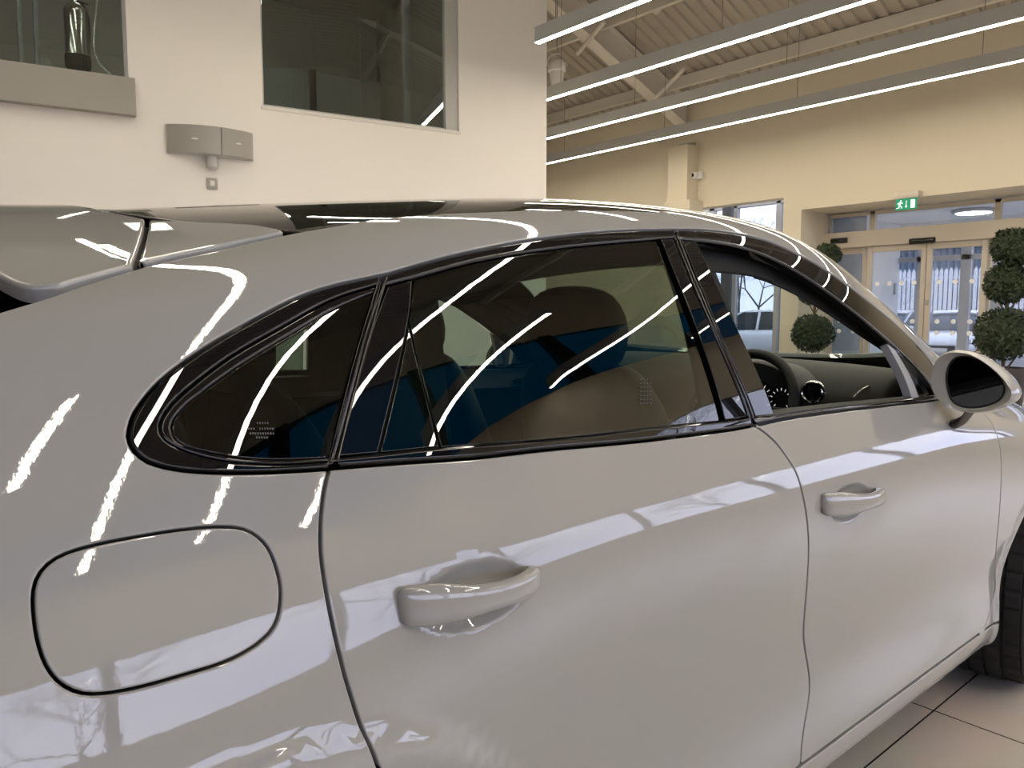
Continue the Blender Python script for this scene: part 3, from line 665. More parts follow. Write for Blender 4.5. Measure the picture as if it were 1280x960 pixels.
# dashboard: section swept across the cabin
prof = [(2.52, 1.02), (2.51, 1.14), (2.43, 1.175), (2.32, 1.190), (2.22, 1.180), (2.145, 1.145), (2.10, 1.095), (2.09, 1.03), (2.10, .93), (2.14, .82), (2.25, .72), (2.44, .70)]
def dash_ring(y):
    e = abs(y)/.80; drop = .03*e**3; fwd = .05*e**2
    return [(px_+fwd*(0 if px_ > 2.4 else 1), y, pz-drop) for px_, pz in prof]
db = MB().loft([dash_ring(y) for y in np.linspace(-.79, .79, 33)]).build('dashboard', M['dash'], CAR, smooth=50, sub=1)
bz = MB(); cy = -.385                                         # instrument binnacle hood
for k in range(2): pass
bz.loft([[(px_, cy+.19*math.cos(t)*f, 1.06+.125*f*math.sin(t)) for t in np.linspace(-.25, PI+.25, 20)] for px_, f in ((2.03, 1.0), (2.06, 1.04), (2.16, 1.0), (2.3, .85))])
bz.build('instrument_binnacle', M['leather'], db, smooth=60)
for dy, r_, red in ((-.115, .042, 0), (-.04, .052, 0), (.04, .062, 1), (.12, .052, 0)):
    d = MB().lathe([(r_, -.002), (r_, -.006), (r_-.004, -.008), (r_-.004, -.003)], (2.034, cy+dy, 1.075), 'x', 32, cap=False)
    d.lathe([(r_-.004, -.003), (.0, -.003)], (2.034, cy+dy, 1.075), 'x', 32, cap=False)
    dl = d.build('instrument_dial', M['screen'], db)
    tk = MB()
    for k in range(11):
        t = R(-45+27*k); c = (2.034-.004, cy+dy+r_*.72*math.cos(t), 1.075+r_*.72*math.sin(t))
        tk.obox(c, (1, 0, 0), (0, math.cos(t), math.sin(t)), (0, -math.sin(t), math.cos(t)), .0006, r_*.10, .0012)
    tk.build('dial_marks', M['dialwhite'], dl, smooth=0)
    if red:
        tr_ = MB()
        for k in range(9):
            t = R(200+16*k); tr_.obox((2.03, cy+dy+r_*.5*math.cos(t), 1.075+r_*.5*math.sin(t)), (1, 0, 0), (0, math.cos(t), math.sin(t)), (0, -math.sin(t), math.cos(t)), .0006, r_*.06, r_*.07)
        tr_.build('dial_arc', M['dialred'], dl, smooth=0)
# steering wheel: axis tilted towards the driver
wc = Vector((1.97, -.395, 1.05)); wa = Vector((-.90, 0, .42)).normalized(); wy = Vector((0, 1, 0)); wu = wa.cross(wy).normalized()
if wu.z < 0: wu = -wu
circ = lambda r, d=0, n=48, a0=0, a1=2*PI: [wc+wa*d+(wy*math.cos(t)+wu*math.sin(t))*r for t in np.linspace(a0, a1, n, endpoint=(a1-a0 < 6.2))]
sw = MB().tube(circ(.178), .0165, 12, closed=True).build('steering_wheel', M['leather'], CAR, smooth=60)
hb = MB(); hb.loft([[wc+wa*d+(wy*math.cos(t)*1.15+wu*math.sin(t))*r for t in np.linspace(0, 2*PI, 24, endpoint=False)] for d, r in ((-.05, .06), (-.02, .075), (.0, .07), (.012, .055), (.015, .02))]); hb.build('steering_hub', M['leather'], sw, smooth=60)
for a in (0, PI, -PI/2-.25, -PI/2+.25):
    MB().bar(wc+(wy*math.cos(a)+wu*math.sin(a))*.06-wa*.01, wc+(wy*math.cos(a)+wu*math.sin(a))*.172, .026, .012, .003).build('steering_spoke', M['alloy'], sw)
MB().tube([wc-wa*.04, wc-wa*.25], .04, 16).build('steering_column', M['rubber'], sw)
for sg in (-1, 1):
    MB().tube([wc-wa*.06+wy*sg*.05, wc-wa*.055+wy*sg*.12, wc-wa*.05+wy*sg*.165-wu*.01], [.007, .008, .010], 8).build('control_stalk', M['rubber'], sw, smooth=60)
# round light switch and corner vent beside the wheel
kx = at_y(1018, 490, -.615)
kn = MB().lathe([(.035, .0), (.035, -.014), (.032, -.018), (.029, -.016)], tuple(kx), 'x', 36, cap=False).build('light_switch', M['chrome'], db, smooth=40)
MB().lathe([(.030, -.012), (.0, -.012)], tuple(kx), 'x', 32, cap=False).obox((kx[0]-.018, kx[1], kx[2]), (1, 0, 0), (0, 1, 0), (0, 0, 1), .006, .006, .024, .003).build('switch_knob', M['screen'], kn)
va = at_y(1066, 498, -.70); vb = at_y(1082, 484.5, -.70); vc = at_y(1098, 484, -.70); vd = at_y(1096, 497, -.70)
MB().tube(resample(catmull([va, vb, vc, vd], 6), .008), .004, 8).build('vent_trim', M['chrome'], db, smooth=60)
# rear-view mirror under the windscreen top
rv = MB().box(1.74, 1.77, -.10, .10, 1.49, 1.54, .012).tube([(1.76, 0, 1.52), (1.79, 0, 1.57)], .012).build('rear_view_mirror', M['rubber'], CAR)
for s in (-1, 1):
    MB().lathe([(.0, .0), (.09, .01), (.12, .05), (.10, .10)], (3.72, s*.62, .80), 'x', 24).build('headlight', M['lamp'], CAR)
    MB().box(-.985, -.90, s*.56-.16, s*.56+.16, .92, .98, .015).build('tail_light', M['red'], CAR)
MB().box(-1.0, -.92, -.74, .74, .36, .60, .04).build('rear_bumper', M['paint'], CAR)
FZ0, FZ1, FZ2, FZ3, FSTEP = 1.0, 3.0, 4.35, 5.6, 1.9          # facade heights: sill, window head, clerestory sill and head
LIGHTS = [(10.6, -3.3, 12.0, 'hanging linear light closest to the end wall, the lowest in view'), (9.1, -4.2, 9.0, 'hanging linear light, second from the end wall'), (7.45, -4.6, 9.0, 'hanging linear light, third from the end wall'),
          (5.81, -5.9, 4.79, 'hanging linear light whose end shows beside the wall corner, the highest in view'),
          (4.3, -6.5, -3.7, 'short linear light near the shop front, mirrored in the middle of the rear door glass'), (2.95, -7.2, 5.0, 'linear light over the front doors, mirrored nearest the divider of the rear door glass'), (1.78, -7.0, -2.8, 'short linear light near the shop front, mirrored in the rear quarter window'), (.76, -6.9, 3.8, 'linear light over the haunch, mirrored above the fuel flap'), (.05, -4.7, -3.6, 'short linear light mirrored as a dash at the left edge of the haunch'),
          (-.8, 2.0, 5.7, 'linear light added behind the tail to brighten the white wall, out of view', 5.3), (-2.6, 1.0, 6.0, 'linear light added behind the tail to brighten the wall near the gallery ledge, out of view', 5.3),  # both are unseen fill lights, added to brighten the left wall
          (.9, 3.6, 5.6, 'high linear light added to wash the white wall between the gallery and upper window, out of view', 5.3), (3.3, 3.4, 5.3, 'high linear light added to wash the white wall under the upper window, out of view', 5.3), (4.17, .2, 2.6, 'linear light above the bonnet on the far side of the car, out of view')]  # the two high ones are added unseen to lift the upper left wall
# ------------------------------------------------------------------ the showroom
def struct(o): o['kind'] = 'structure'; return o
M['wall'] = mat('warm_white_wall', (.87, .84, .79), .85, bump=(90, .05, .002))
M['wallend'] = mat('cream_wall', (.64, .575, .45), .85, bump=(90, .05, .002))
M['deck'] = mat('roof_deck', (.40, .36, .30), .7)
M['steel'] = mat('painted_steel', (.66, .62, .55), .6)
M['housing'] = mat('grey_light_housing', (.42, .42, .41), .5)
M['led'] = emit_mat('led_strip', (1.0, .90, .74), 20.0)
M['wire'] = mat('wire', (.18, .17, .16), .5)
M['silver'] = mat('silver_grey_metal', (.36, .345, .31), .45, .3)
M['plasticgrey'] = mat('grey_plastic', (.52, .52, .50), .5)
M['plasticwhite'] = mat('white_plastic', (.75, .73, .68), .45)
M['doorframe'] = mat('beige_door_frame', (.55, .49, .41), .4, .2)
M['pane'] = glass_mat('window_pane', (.93, .94, .96))
M['solar'] = glass_mat('solar_glass', (.60, .62, .63))
M['galleryglass'] = glass_mat('gallery_glass', (.85, .9, .88), ior=1.9)
M['bluepane'] = glass_mat('blue_tinted_pane', (.005, .15, .20))
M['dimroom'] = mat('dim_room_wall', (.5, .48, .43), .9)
M['teal'] = mat('grey_green_panel', (.38, .41, .40), .6)
M['darkpost'] = mat('dark_post', (.02, .02, .02), .4)
M['vest'] = mat('vestibule_white', (.80, .82, .85), .7)
M['framegrey'] = mat('grey_frame', (.45, .46, .47), .4, .3)

# floor: large tiles with fine dark joints
mf = mat('floor_tiles', (.40, .36, .30), .22, spec=.45); nt = mf.node_tree; b = nt.nodes['Principled BSDF']
tc = nt.nodes.new('ShaderNodeTexCoord'); mp = nt.nodes.new('ShaderNodeMapping'); br = nt.nodes.new('ShaderNodeTexBrick')
mp.inputs['Location'].default_value = (.15, .0, 0); br.offset = 0; br.inputs['Scale'].default_value = 1
br.inputs['Color1'].default_value = (.66, .60, .52, 1); br.inputs['Color2'].default_value = (.63, .575, .495, 1); br.inputs['Mortar'].default_value = (.03, .026, .022, 1)
br.inputs['Mortar Size'].default_value = .003; br.inputs['Brick Width'].default_value = .9; br.inputs['Row Height'].default_value = .8
ns = nt.nodes.new('ShaderNodeTexNoise'); ns.inputs['Scale'].default_value = 3; ns.inputs['Detail'].default_value = 6
mx = nt.nodes.new('ShaderNodeMix'); mx.data_type = 'RGBA'; mx.blend_type = 'MULTIPLY'; mx.inputs[0].default_value = .25
nt.links.new(tc.outputs['Object'], mp.inputs[0]); nt.links.new(mp.outputs[0], br.inputs['Vector']); nt.links.new(tc.outputs['Object'], ns.inputs['Vector'])
nt.links.new(br.outputs['Color'], mx.inputs[6]); nt.links.new(ns.outputs['Color'], mx.inputs[7]); nt.links.new(mx.outputs[2], b.inputs['Base Color'])
struct(MB().box(-9, 12.9, -8.6, 14, -.1, 0).build('floor', mf))

XE = 12.0                                                   # the end wall with the entrance
# left wall (runs at a slant), its corner and openings
C0 = np.array([6.67, 5.55, 0]); WE = np.array([-.983, .182, 0]); WE /= np.linalg.norm(WE); WN = np.array([-WE[1], WE[0], 0])
if WN[1] > 0: WN = -WN
def wl(x, y):                                               # pixel -> (distance along the wall, height)
    p = at_plane(x, y, C0, WN); return float((p-C0)@WE), float(p[2])
def wp(s, z, o=0.): return C0+WE*s+np.array([0, 0, z])+WN*o
WA, WNt = tuple(WE), tuple(WN)
def wbox(mb, s0, s1, z0, z1, o0, o1, bev=0., mi=0):
    return mb.obox(tuple(wp((s0+s1)/2, (z0+z1)/2, (o0+o1)/2)), WA, WNt, (0, 0, 1), abs(s1-s0)/2, abs(o1-o0)/2, abs(z1-z0)/2, bev, mi)
a2, b2 = wl(328.5, 130), wl(574, 166); ZB2 = (a2[1]+b2[1])/2; S2b, S2a = a2[0], b2[0]       # window 2: left edge is further along
S1a = wl(159, 60)[0]; ZB1 = wl(150, 99)[1]; ZT = 6.3; SEND = 16.5
w = MB(); wbox(w, 0, S2a, 0, 8, 0, -.2); wbox(w, S2a, S2b, 0, ZB2, 0, -.2); wbox(w, S2a, S2b, ZT, 8, 0, -.2)
wbox(w, S2b, S1a, 0, 8, 0, -.2); wbox(w, S1a, S1a+4, 0, ZB1, 0, -.2); wbox(w, S1a, S1a+4, ZT, 8, 0, -.2); wbox(w, S1a+4, SEND, 0, 8, 0, -.2)
w.obox(tuple(wp(.1, 4, -3.5)), WA, WNt, (0, 0, 1), .1, 3.3, 4)      # its return at the corner
struct(w.build('wall_left', M['wall'], smooth=0))
# upper room window
win = struct(MB().build('window_2', M['pane'])) if False else None
fr = MB(); wbox(fr, S2a, S2a+.16, ZB2, ZT, -.03, -.12, .004); wbox(fr, S2a+.16, S2b, ZB2, ZB2+.03, -.05, -.12, .004); wbox(fr, S2b, S2b-.025, ZB2, ZT, -.05, -.12, .004)
fo = struct(fr.build('window_2', M['plasticgrey'], smooth=0))
sm = wl(453, 80)[0]
p1 = MB(); wbox(p1, S2a+.16, sm-.004, ZB2+.03, ZT, -.07, -.078); p1.build('pane', M['galleryglass'], fo, smooth=0)
p2 = MB(); wbox(p2, sm+.004, S2b-.025, ZB2+.03, ZT, -.07, -.078); p2.build('pane', M['galleryglass'], fo, smooth=0)
sl2 = MB(); wbox(sl2, S2a-.02, S2b+.02, ZB2-.035, ZB2, .012, -.2, .003); sl2.build('window_sill', M['plasticwhite'], fo, smooth=0)
# room behind the two upper openings
rm = MB(); wbox(rm, .4, 12, ZB2-.9, ZB2-.8, -.2, -5); wbox(rm, .4, 12, 6.5, 6.6, -.2, -5); wbox(rm, .4, 12, ZB2-.8, 6.6, -5, -5.1); wbox(rm, .25, .35, ZB2-.8, 6.6, -.2, -5); wbox(rm, 12, 12.1, ZB2-.8, 6.6, -.2, -5)
struct(rm.build('wall_upper_room', M['dimroom'], smooth=0))
ul = MB(); wbox(ul, 4.0, 5.2, 6.44, 6.5, -1.6, -2.8, .01); ulo = tag(ul.build('fill_panel_light', M['plasticwhite']), 'square panel light added to brighten the upper room, above the view', 'light')  # added fill light, unseen, so the upper room reads less dark
ul = MB(); wbox(ul, 4.08, 5.12, 6.43, 6.441, -1.68, -2.72); ul.build('diffuser', emit_mat('fill_panel_glow', (1, .95, .85), 4.0), ulo, smooth=0)
def back(x, y, o):                                          # pixel -> point on a plane set back behind the left wall
    p = at_plane(x, y, C0+WN*o, WN); return float((p-C0-WN*o)@WE), float(p[2])
pa = back(330, 78, -2.2); pb = back(476, 106, -2.2)
pt = MB(); wbox(pt, pb[0], pa[0]+1.5, ZB2-.8, (pa[1]+pb[1])/2, -2.2, -2.3, .01)
tag(pt.build('partition_screen', M['teal']), 'grey half-height partition seen low through the upper room window', 'partition')
pc = back(392, 115, -2.1)
pk = MB(); wbox(pk, pc[0]-.04, pc[0]+.04, ZB2-.795, pa[1]-.02, -2.1, -2.16, .005)
tag(pk.build('screen_post', M['darkpost']), 'black upright post in front of the grey partition in the upper room', 'post')
dq = [back(x, 60, -.9)[0] for x in (505, 513, 556, 562)]
df = MB(); wbox(df, dq[0], dq[1], ZB2-.8, 6.2, -.9, -.98, .005); wbox(df, dq[2], dq[3], ZB2-.8, 6.2, -.9, -.98, .005); wbox(df, dq[0], dq[3], 5.9, 6.0, -.9, -.98, .005)
tag(df.build('inner_door_frame', M['framegrey']), 'pale grey glazed door frame just inside the upper room window', 'door frame')
# ledge and glass of the gallery at the far left
lg = MB(); sr = wl(168.5, 120)[0]; z0, z1 = wl(168.5, 147)[1], wl(168.5, 101)[1]
wbox(lg, sr, S1a+4.2, z0, z1, 0, .10, .004)
struct(lg.build('trim_gallery_fascia', M['silver'], smooth=0))
w1 = MB(); wbox(w1, S1a, S1a+.03, ZB1, ZT, -.05, -.12); w1o = struct(w1.build('window_1', M['framegrey'], smooth=0))
g1 = MB(); wbox(g1, S1a+.035, S1a+4, ZB1, ZT, -.08, -.09); g1.build('pane', M['galleryglass'], w1o, smooth=0)
# steel fire extinguisher behind the gallery glass
def gal(x, y): return at_plane(x, y, C0-WN*.32, WN)
e0, e1 = gal(98, 84), gal(98, 6); wid = np.linalg.norm(gal(115, 40)-gal(82, 40))/2
ex = empty('fire_extinguisher', (e0[0], e0[1], e0[2]-.02))
tag(ex, 'polished steel fire extinguisher with dark base behind the gallery glass top left', 'fire extinguisher')
H = e1[2]-e0[2]+.02
MB().lathe([(wid*.86, .0), (wid*.95, .01), (wid, .03), (wid, .11), (wid*.99, .12)], (0, 0, 0), 'z', 28).build('base_skirt', mat('dark_skirt', (.01, .012, .015), .5), ex)
MB().lathe([(wid*.97, .115), (wid*.97, H*.85), (wid*.9, H*.93), (wid*.6, H*.99), (.02, H*1.02), (.02, H*1.08)], (0, 0, 0), 'z', 32).build('cylinder', M['chrome'], ex)
MB().bar((-.02, 0, H*1.09), (.16, .02, H*1.16), .02, .012, .003).bar((-.02, 0, H*1.07), (.12, .02, H*1.05), .018, .01, .003).build('handle', M['rubber'], ex)
hz = [(.0, .02, H*1.06), (-.05, -.05, H*1.0), (-.10, -.03, H*.8), (-.10, -.02, H*.45)]
MB().tube(catmull([(a*-1, b, c) for a, b, c in hz], 6), .012, 10).build('hose', M['rubber'], ex, smooth=60)
lbl = MB().lathe([(wid*.975, H*.38), (wid*.975, H*.72)], (0, 0, 0), 'z', 32, cap=False); lbl = None
# bracket rail beside it
def gal2(x, y): return at_plane(x, y, C0-WN*.12, WN)
ra = [gal2(122, -14), gal2(121, 5), gal2(119, 68), gal2(143, 98)]
tag(MB().tube(resample(catmull([tuple(q) for q in ra], 8), .02), .012, 10).build('gallery_rail', M['chrome'], smooth=60), 'thin bright steel rail bending down beside the fire extinguisher', 'rail')
for x in (26, 46):
    q = at_plane(x, 60, C0-WN*.9, WN); tag(MB().box(q[0]-.02, q[0]+.02, q[1]-.03, q[1]+.03, ZB1-.7, 6.2, .004).build('glazing_post', M['framegrey']), 'slim grey upright post behind the gallery glass, %s' % ('nearer the picture edge' if x == 26 else 'nearer the steel fire extinguisher'), 'post', 'gallery posts')

# wall speaker with two curved grilles
sa, sb = wl(207, 172), wl(316, 186); zc = (sa[1]+sb[1])/2; s0, s1 = sb[0], sa[0]; sp = empty('wall_speaker', tuple(wp((s0+s1)/2, zc, .0)))
tag(sp, 'grey two-part curved speaker mounted on the white wall', 'speaker'); spo = wp((s0+s1)/2, zc, .0)
def arcp(f, r=0.): t = (f-.5)*2; return (s0+(s1-s0)*f, .05+.13*(1-t*t)+r)
hh = (wl(240, 157)[1]-wl(240, 191)[1])/2
for k, (fa, fb) in enumerate(((.012, .40), (.412, .988))):
    rings = []
    for f in np.linspace(fa, fb, 10):
        s_, o_ = arcp(f); rings.append([tuple(wp(s_, zc+dz, oo)-spo) for dz, oo in ((hh, o_), (-hh, o_-.02), (-hh, o_-.08), (hh, o_-.06))])
    q = MB().loft(rings).build('speaker_grille', M['silver'], sp, smooth=30)
    s_, o_ = arcp((fa+fb)/2); MB().obox(tuple(wp(s_, zc, o_-.008)-spo), WA, WNt, (0, 0, 1), .03, .004, .006, .001).build('badge', M['plasticwhite'], q)
cs = MB(); rings = []
for f in np.linspace(.0, 1, 20):
    s_, o_ = arcp(f, -.012); rings.append([tuple(wp(s_, zc+dz, oo)-spo) for dz, oo in ((hh+.006, o_-.02), (-hh-.006, o_-.03), (-hh-.006, 0.004), (hh+.006, 0.004))])
cs.loft(rings).build('speaker_case', M['plasticgrey'], sp, smooth=30)
ba, bb = wl(264, 196), wl(264, 213)
bk = MB(); c = wp(ba[0], (ba[1]+bb[1])/2, .06)-spo
bk.lathe([(.03, -.07), (.055, -.05), (.06, .0), (.05, .06), (.05, .10)], tuple(c), 'z', 20); bk.obox(tuple(c+WN*(-.03)), WA, WNt, (0, 0, 1), .05, .04, .05, .01); bk.build('bracket', M['plasticgrey'], sp)
pa_, pb_ = wl(258, 222), wl(272, 237); pl = MB(); wbox(pl, pa_[0], pb_[0], pa_[1], pb_[1], 0, .015, .004); plo = tag(pl.build('wall_switch', M['silver']), 'small square grey switch plate below the wall speaker', 'switch')
pl = MB(); wbox(pl, pa_[0]-.03, pb_[0]+.03, pa_[1]-.03, pb_[1]+.03, .015, .024, .003); pl.build('rocker', M['plasticwhite'], plo)

# end wall ---------------------------------------------------------------------
def ew(x, y, X=None): p = at_x(x, y, X or XE); return float(p[1]), float(p[2])
YW0, ZW = ew(978, 300)[0], ew(940, 252)[1]                   # window opening: right jamb, head
YW1 = ew(868, 260)[0]
YN1 = ew(1001, 290)[0]; ZN = ew(1040, 258)[1]; YN0 = -1.6    # entrance niche
w = MB(); w.box(XE, XE+.25, YW1, 14, 0, 9); w.box(XE, XE+.25, YW0, YW1, ZW, 9); w.box(XE, XE+.25, YN1, YW0, 0, 9); w.box(XE, XE+.25, YN0, YN1, ZN, 9); w.box(XE, XE+.25, -3.2, YN0, 0, 9)
struct(w.build('wall_end', M['wallend'], smooth=0))
nd = MB(); nd.box(XE+.25, XE+1.1, YN1, YN1+.12, 0, ZN+.3); nd.box(XE+.25, XE+1.1, YN0, YN1, ZN, ZN+.15); nd.box(XE+.25, XE+1.1, YN0-.12, YN0, 0, ZN)
struct(nd.build('wall_entrance', M['wallend'], smooth=0))
wd = MB(); wd.box(XE+.25, XE+.45, YW1, YW1+.1, 0, ZW).box(XE+.25, XE+.45, YW0-.02, YW0, 0, ZW); struct(wd.build('wall_window_reveal', M['wallend'], smooth=0))
cy0, cy1 = ew(859, 220, XE-.33)[0], ew(835, 220, XE-.33)[0]; zc1 = ew(852, 182, XE-.3)[1]
struct(MB().box(XE-.33, XE, cy0, cy1, 0, zc1, .005).box(XE-.42, XE, ew(862, 250, XE-.42)[0], cy1+.03, 0, ew(862, 249, XE-.42)[1], .005).build('wall_pier', M['wallend'], smooth=0))

# glazing seen through the opening on the left of the entrance
XG = 13.0
gl = MB(); g_y0, g_y1 = YW0-.6, YW1+.4
posts = [ew(x, 300, XG)[0] for x in (889, 918, 972)]
for y_, wd_ in zip(posts, (.06, .05, .05)): gl.box(XG, XG+.10, y_-wd_, y_+wd_, 0, 3.6, .004)
gl.box(XG, XG+.10, g_y0-.4, g_y1+1, ew(940, 258, XG)[1], ew(940, 252, XG)[1], .004).box(XG, XG+.1, g_y0-.4, g_y1+1, 0, .12, .004)
go = struct(gl.build('window_3', M['framegrey'], smooth=0))
ys_ = sorted(posts+[g_y0-.4, g_y1+1])
for y0_, y1_ in zip(ys_[:-1], ys_[1:]): MB().box(XG+.045, XG+.05, y0_+.05, y1_-.05, .12, 3.6).build('pane', M['solar'], go, smooth=0)
dk = ew(910, 270, XG-.2)[0]; tag(MB().box(XG-.25, XG-.15, dk-.10, dk+.10, 0, 3.4, .01).build('steel_column', mat('slate_column', (.05, .055, .065), .5)), 'dark slate column standing inside the glazing left of the entrance', 'column')

# entrance: header, transom lights, sliding leaves
XD = XE+.95
def dw(x, y): return ew(x, y, XD)
zh0, zh1 = dw(1160, 304)[1], dw(1160, 283)[1]; zt = ZN-.02
hd = empty('sliding_door', (XD, 2.0, 0)); tag(hd, 'beige framed glass sliding entrance doors with a wide header band', 'door')
o_ = np.array([XD, 2.0, 0])
def dbox(n, m, x0, x1, y0, y1, z0, z1, bev=.004, par=None): return MB().box(x0-o_[0], x1-o_[0], y0-2, y1-2, z0, z1, bev).build(n, m, par or hd, smooth=0)
dbox('header_band', M['doorframe'], XD-.16, XD+.05, YN0+.02, YN1-.005, zh0, zh1)
for x in (1034, 1092, 1248): y_ = dw(x, 270)[0]; dbox('transom_post', M['doorframe'], XD-.04, XD+.04, y_-.045, y_+.045, zh1, zt)
dbox('transom_rail', M['doorframe'], XD-.04, XD+.04, YN0+.02, YN1-.005, zt-.06, zt)
dbox('transom_glass', M['pane'], XD-.005, XD+.005, YN0+.05, YN1-.05, zh1, zt-.06, 0)
yA, yB, yC, yD = dw(1085, 380)[0], dw(1158, 380)[0], dw(1233, 380)[0], YN0+.1
def leaf(y0, y1, xo):
    y0, y1 = min(y0, y1), max(y0, y1); t = .075
    m = MB(); X0, X1 = xo-.03-XD, xo+.03-XD
    m.box(X0, X1, y0-2, y0+t-2, .02, zh0, .004).box(X0, X1, y1-t-2, y1-2, .02, zh0, .004).box(X0, X1, y0+t-2, y1-t-2, zh0-.10, zh0, .004).box(X0, X1, y0+t-2, y1-t-2, .02, .14, .004)
    q = m.build('door_leaf', M['doorframe'], hd, smooth=0)
    MB().box(-.004+xo-XD, .004+xo-XD, y0+t-2, y1-t-2, .14, zh0-.10).build('glass', M['pane'], q, smooth=0)
    n = max(2, int((y1-y0-2*t)/.19))
    for z_ in (zdot, zdot-.62, zdot-.80):
        for k in range(n):
            y_ = y0+t+(k+.5)*(y1-y0-2*t)/n-2
            MB().lathe([(.0, 0), (.038, .0), (.038, .002), (.0, .002)], (-.008+xo-XD, y_, z_), 'x', 16, cap=False).build('glass_marker', M['dotwhite'], q)
    return q
M['dotwhite'] = mat('frosted_white', (.85, .86, .86), .6)
zdot = dw(1200, 352)[1]
leaf(yA, yB+.005, XD-.06); leaf(yB-.005, yC, XD-.06); leaf(yA-.02, YN1-.06, XD+.03) if False else None
leaf(YN1-.04, yA+.05, XD+.03); leaf(yC+.04, yD, XD+.03)
for x, hw in ((1049, .15), (1153, .20)):
    y_, z_ = ew(x, 301, XD-.16)
    s = MB().box(-.03, 0, -hw, hw, -.045, .045, .02).build('door_sensor', M['rubber'], None, smooth=30, loc=(XD-.16, y_, z_))
    tag(s, 'black oblong motion sensor on the door header, %s' % ('the left one' if x < 1100 else 'above the meeting stiles'), 'sensor', 'door sensors')
    MB().box(-.034, -.028, -hw*.8, hw*.8, -.018, .018, .006).build('lens', M['black'], s, smooth=30)
yl, zl = ew(1159, 378, XD-.06)
MB().box(-.11, -.09, yl-2-.03, yl-2+.03, zl-.04, zl+.04, .004).build('lock', M['silver'], hd)
# vestibule beyond
XV = 15.8; yv1 = YN1-.03
v = MB().box(XD+.05, XV, yv1, yv1+.15, 0, 3.4).box(XD+.05, XV, YN0-2, yv1+.15, ZN+.03, ZN+.18).box(XD+.15, XV, YN0-2.15, YN0-2, 0, 3.2).box(XV-.1, XV+.1, YN0-2, yv1, 2.68, 3.4)
struct(v.build('wall_vestibule', M['vest'], smooth=0))
struct(MB().box(12.9, XV+.1, YN0-2, yv1, -.1, .0).build('floor_vestibule', M['vest'], smooth=0))
M['vlamp'] = emit_mat('vestibule_lamp', (1, .97, .92), 9.0)
for y_ in (3.2, 1.2):
    vl = MB().lathe([(.0, .0), (.30, .0), (.34, .03), (.34, .06)], (0, 0, 0), 'z', 32, cap=False).build('ceiling_lamp', M['framegrey'], None, loc=(14.4, y_, ZN-.03)); tag(vl, 'round ceiling lamp in the entrance lobby, %s' % ('nearer the white side wall' if y_ > 2 else 'farther to the right'), 'lamp', 'lobby ceiling lamps')
    MB().lathe([(.0, -.004), (.27, -.004)], (0, 0, 0), 'z', 32, cap=False).build('diffuser', M['vlamp'], vl)
vf = MB()
for x in (1151, 1206, 1245): y_ = ew(x, 380, XV)[0]; vf.box(XV-.06, XV+.06, y_-.09, y_+.09, 0, 2.7, .004)
vf.box(XV-.06, XV+.06, YN0-2, yv1, 2.35, 2.45, .004)
vo = struct(vf.build('door_1', M['framegrey'], smooth=0)); MB().box(XV-.004, XV+.004, YN0-2, yv1, .0, 2.68).build('glass', M['solar'], vo, smooth=0)
yv_, zv_ = None, None
vs_ = at_y(1119, 361, yv1-.02); tag(MB().box(vs_[0]-.04, vs_[0]+.04, yv1-.03, yv1, vs_[2]-.11, vs_[2]+.11, .006).build('door_control', M['framegrey']), 'slim grey control box on the white vestibule wall', 'control box')
# exit sign
ya, za = ew(1118, 252, XE-.14); yb, zb_ = ew(1149, 244, XE-.14); yc_ = (ya+yb)/2
es = empty('exit_sign', (XE, yc_, ew(1134, 240, XE-.14)[1])); tag(es, 'green running-man exit sign with white lamp box above the entrance', 'exit sign')
hwid = abs(ya-yb)/2; ztop = ew(1134, 240, XE-.14)[1]; z1_ = ew(1134, 248, XE-.14)[1]; z2_ = ew(1134, 262, XE-.14)[1]; zo = ztop
MB().box(-.17, 0, -hwid*1.0, hwid*1.0, z1_-zo, .01, .012).build('lamp_box', M['doorframe'], es)
M['green'] = mat('exit_green', (.0, .17, .085), .4, emit=(.0, .35, .16), estr=.25); M['signwhite'] = mat('sign_white', (.8, .9, .85), .5, emit=(.8, .95, .88), estr=.35)
pn = MB().box(-.146, -.138, -hwid*.86, hwid*.86, z2_-zo, z1_-zo+.002, .001).build('sign_panel', M['green'], es, smooth=0)
def sign(polys, name):
    m = MB(); sw_ = hwid*.86; shh = (z1_-z2_)/2; zc_ = (z1_+z2_)/2-zo
    for p in polys: m.prism([(-.1475, -u*sw_, zc_+v_*shh) for u, v_ in p], (-.0015, 0, 0))
    return m.build(name, M['signwhite'], pn, smooth=0)
cir = lambda cx, cy_, r, ry: [(cx+r*math.cos(t), cy_+ry*math.sin(t)) for t in np.linspace(0, 2*PI, 14, endpoint=False)]
sign([cir(-.52, .62, .08, .15), [(-.66, .45), (-.50, .46), (-.48, .30), (-.58, -.15), (-.72, -.10)], [(-.50, .44), (-.30, .20), (-.33, .08), (-.52, .26)], [(-.66, .45), (-.85, .15), (-.80, .05), (-.64, .26)],
      [(-.58, -.15), (-.40, -.30), (-.38, -.72), (-.47, -.72), (-.50, -.40), (-.66, -.20)], [(-.66, -.05), (-.72, -.50), (-.94, -.62), (-.92, -.75), (-.64, -.62), (-.58, -.15)]], 'running_man')
sign([[(-.03, .6), (.03, .6), (.03, -.3), (.12, -.3), (0, -.72), (-.12, -.3), (-.03, -.3)]], 'arrow')
sign([[(.42, .72), (.82, .72), (.82, -.75), (.42, -.75)]], 'doorway')
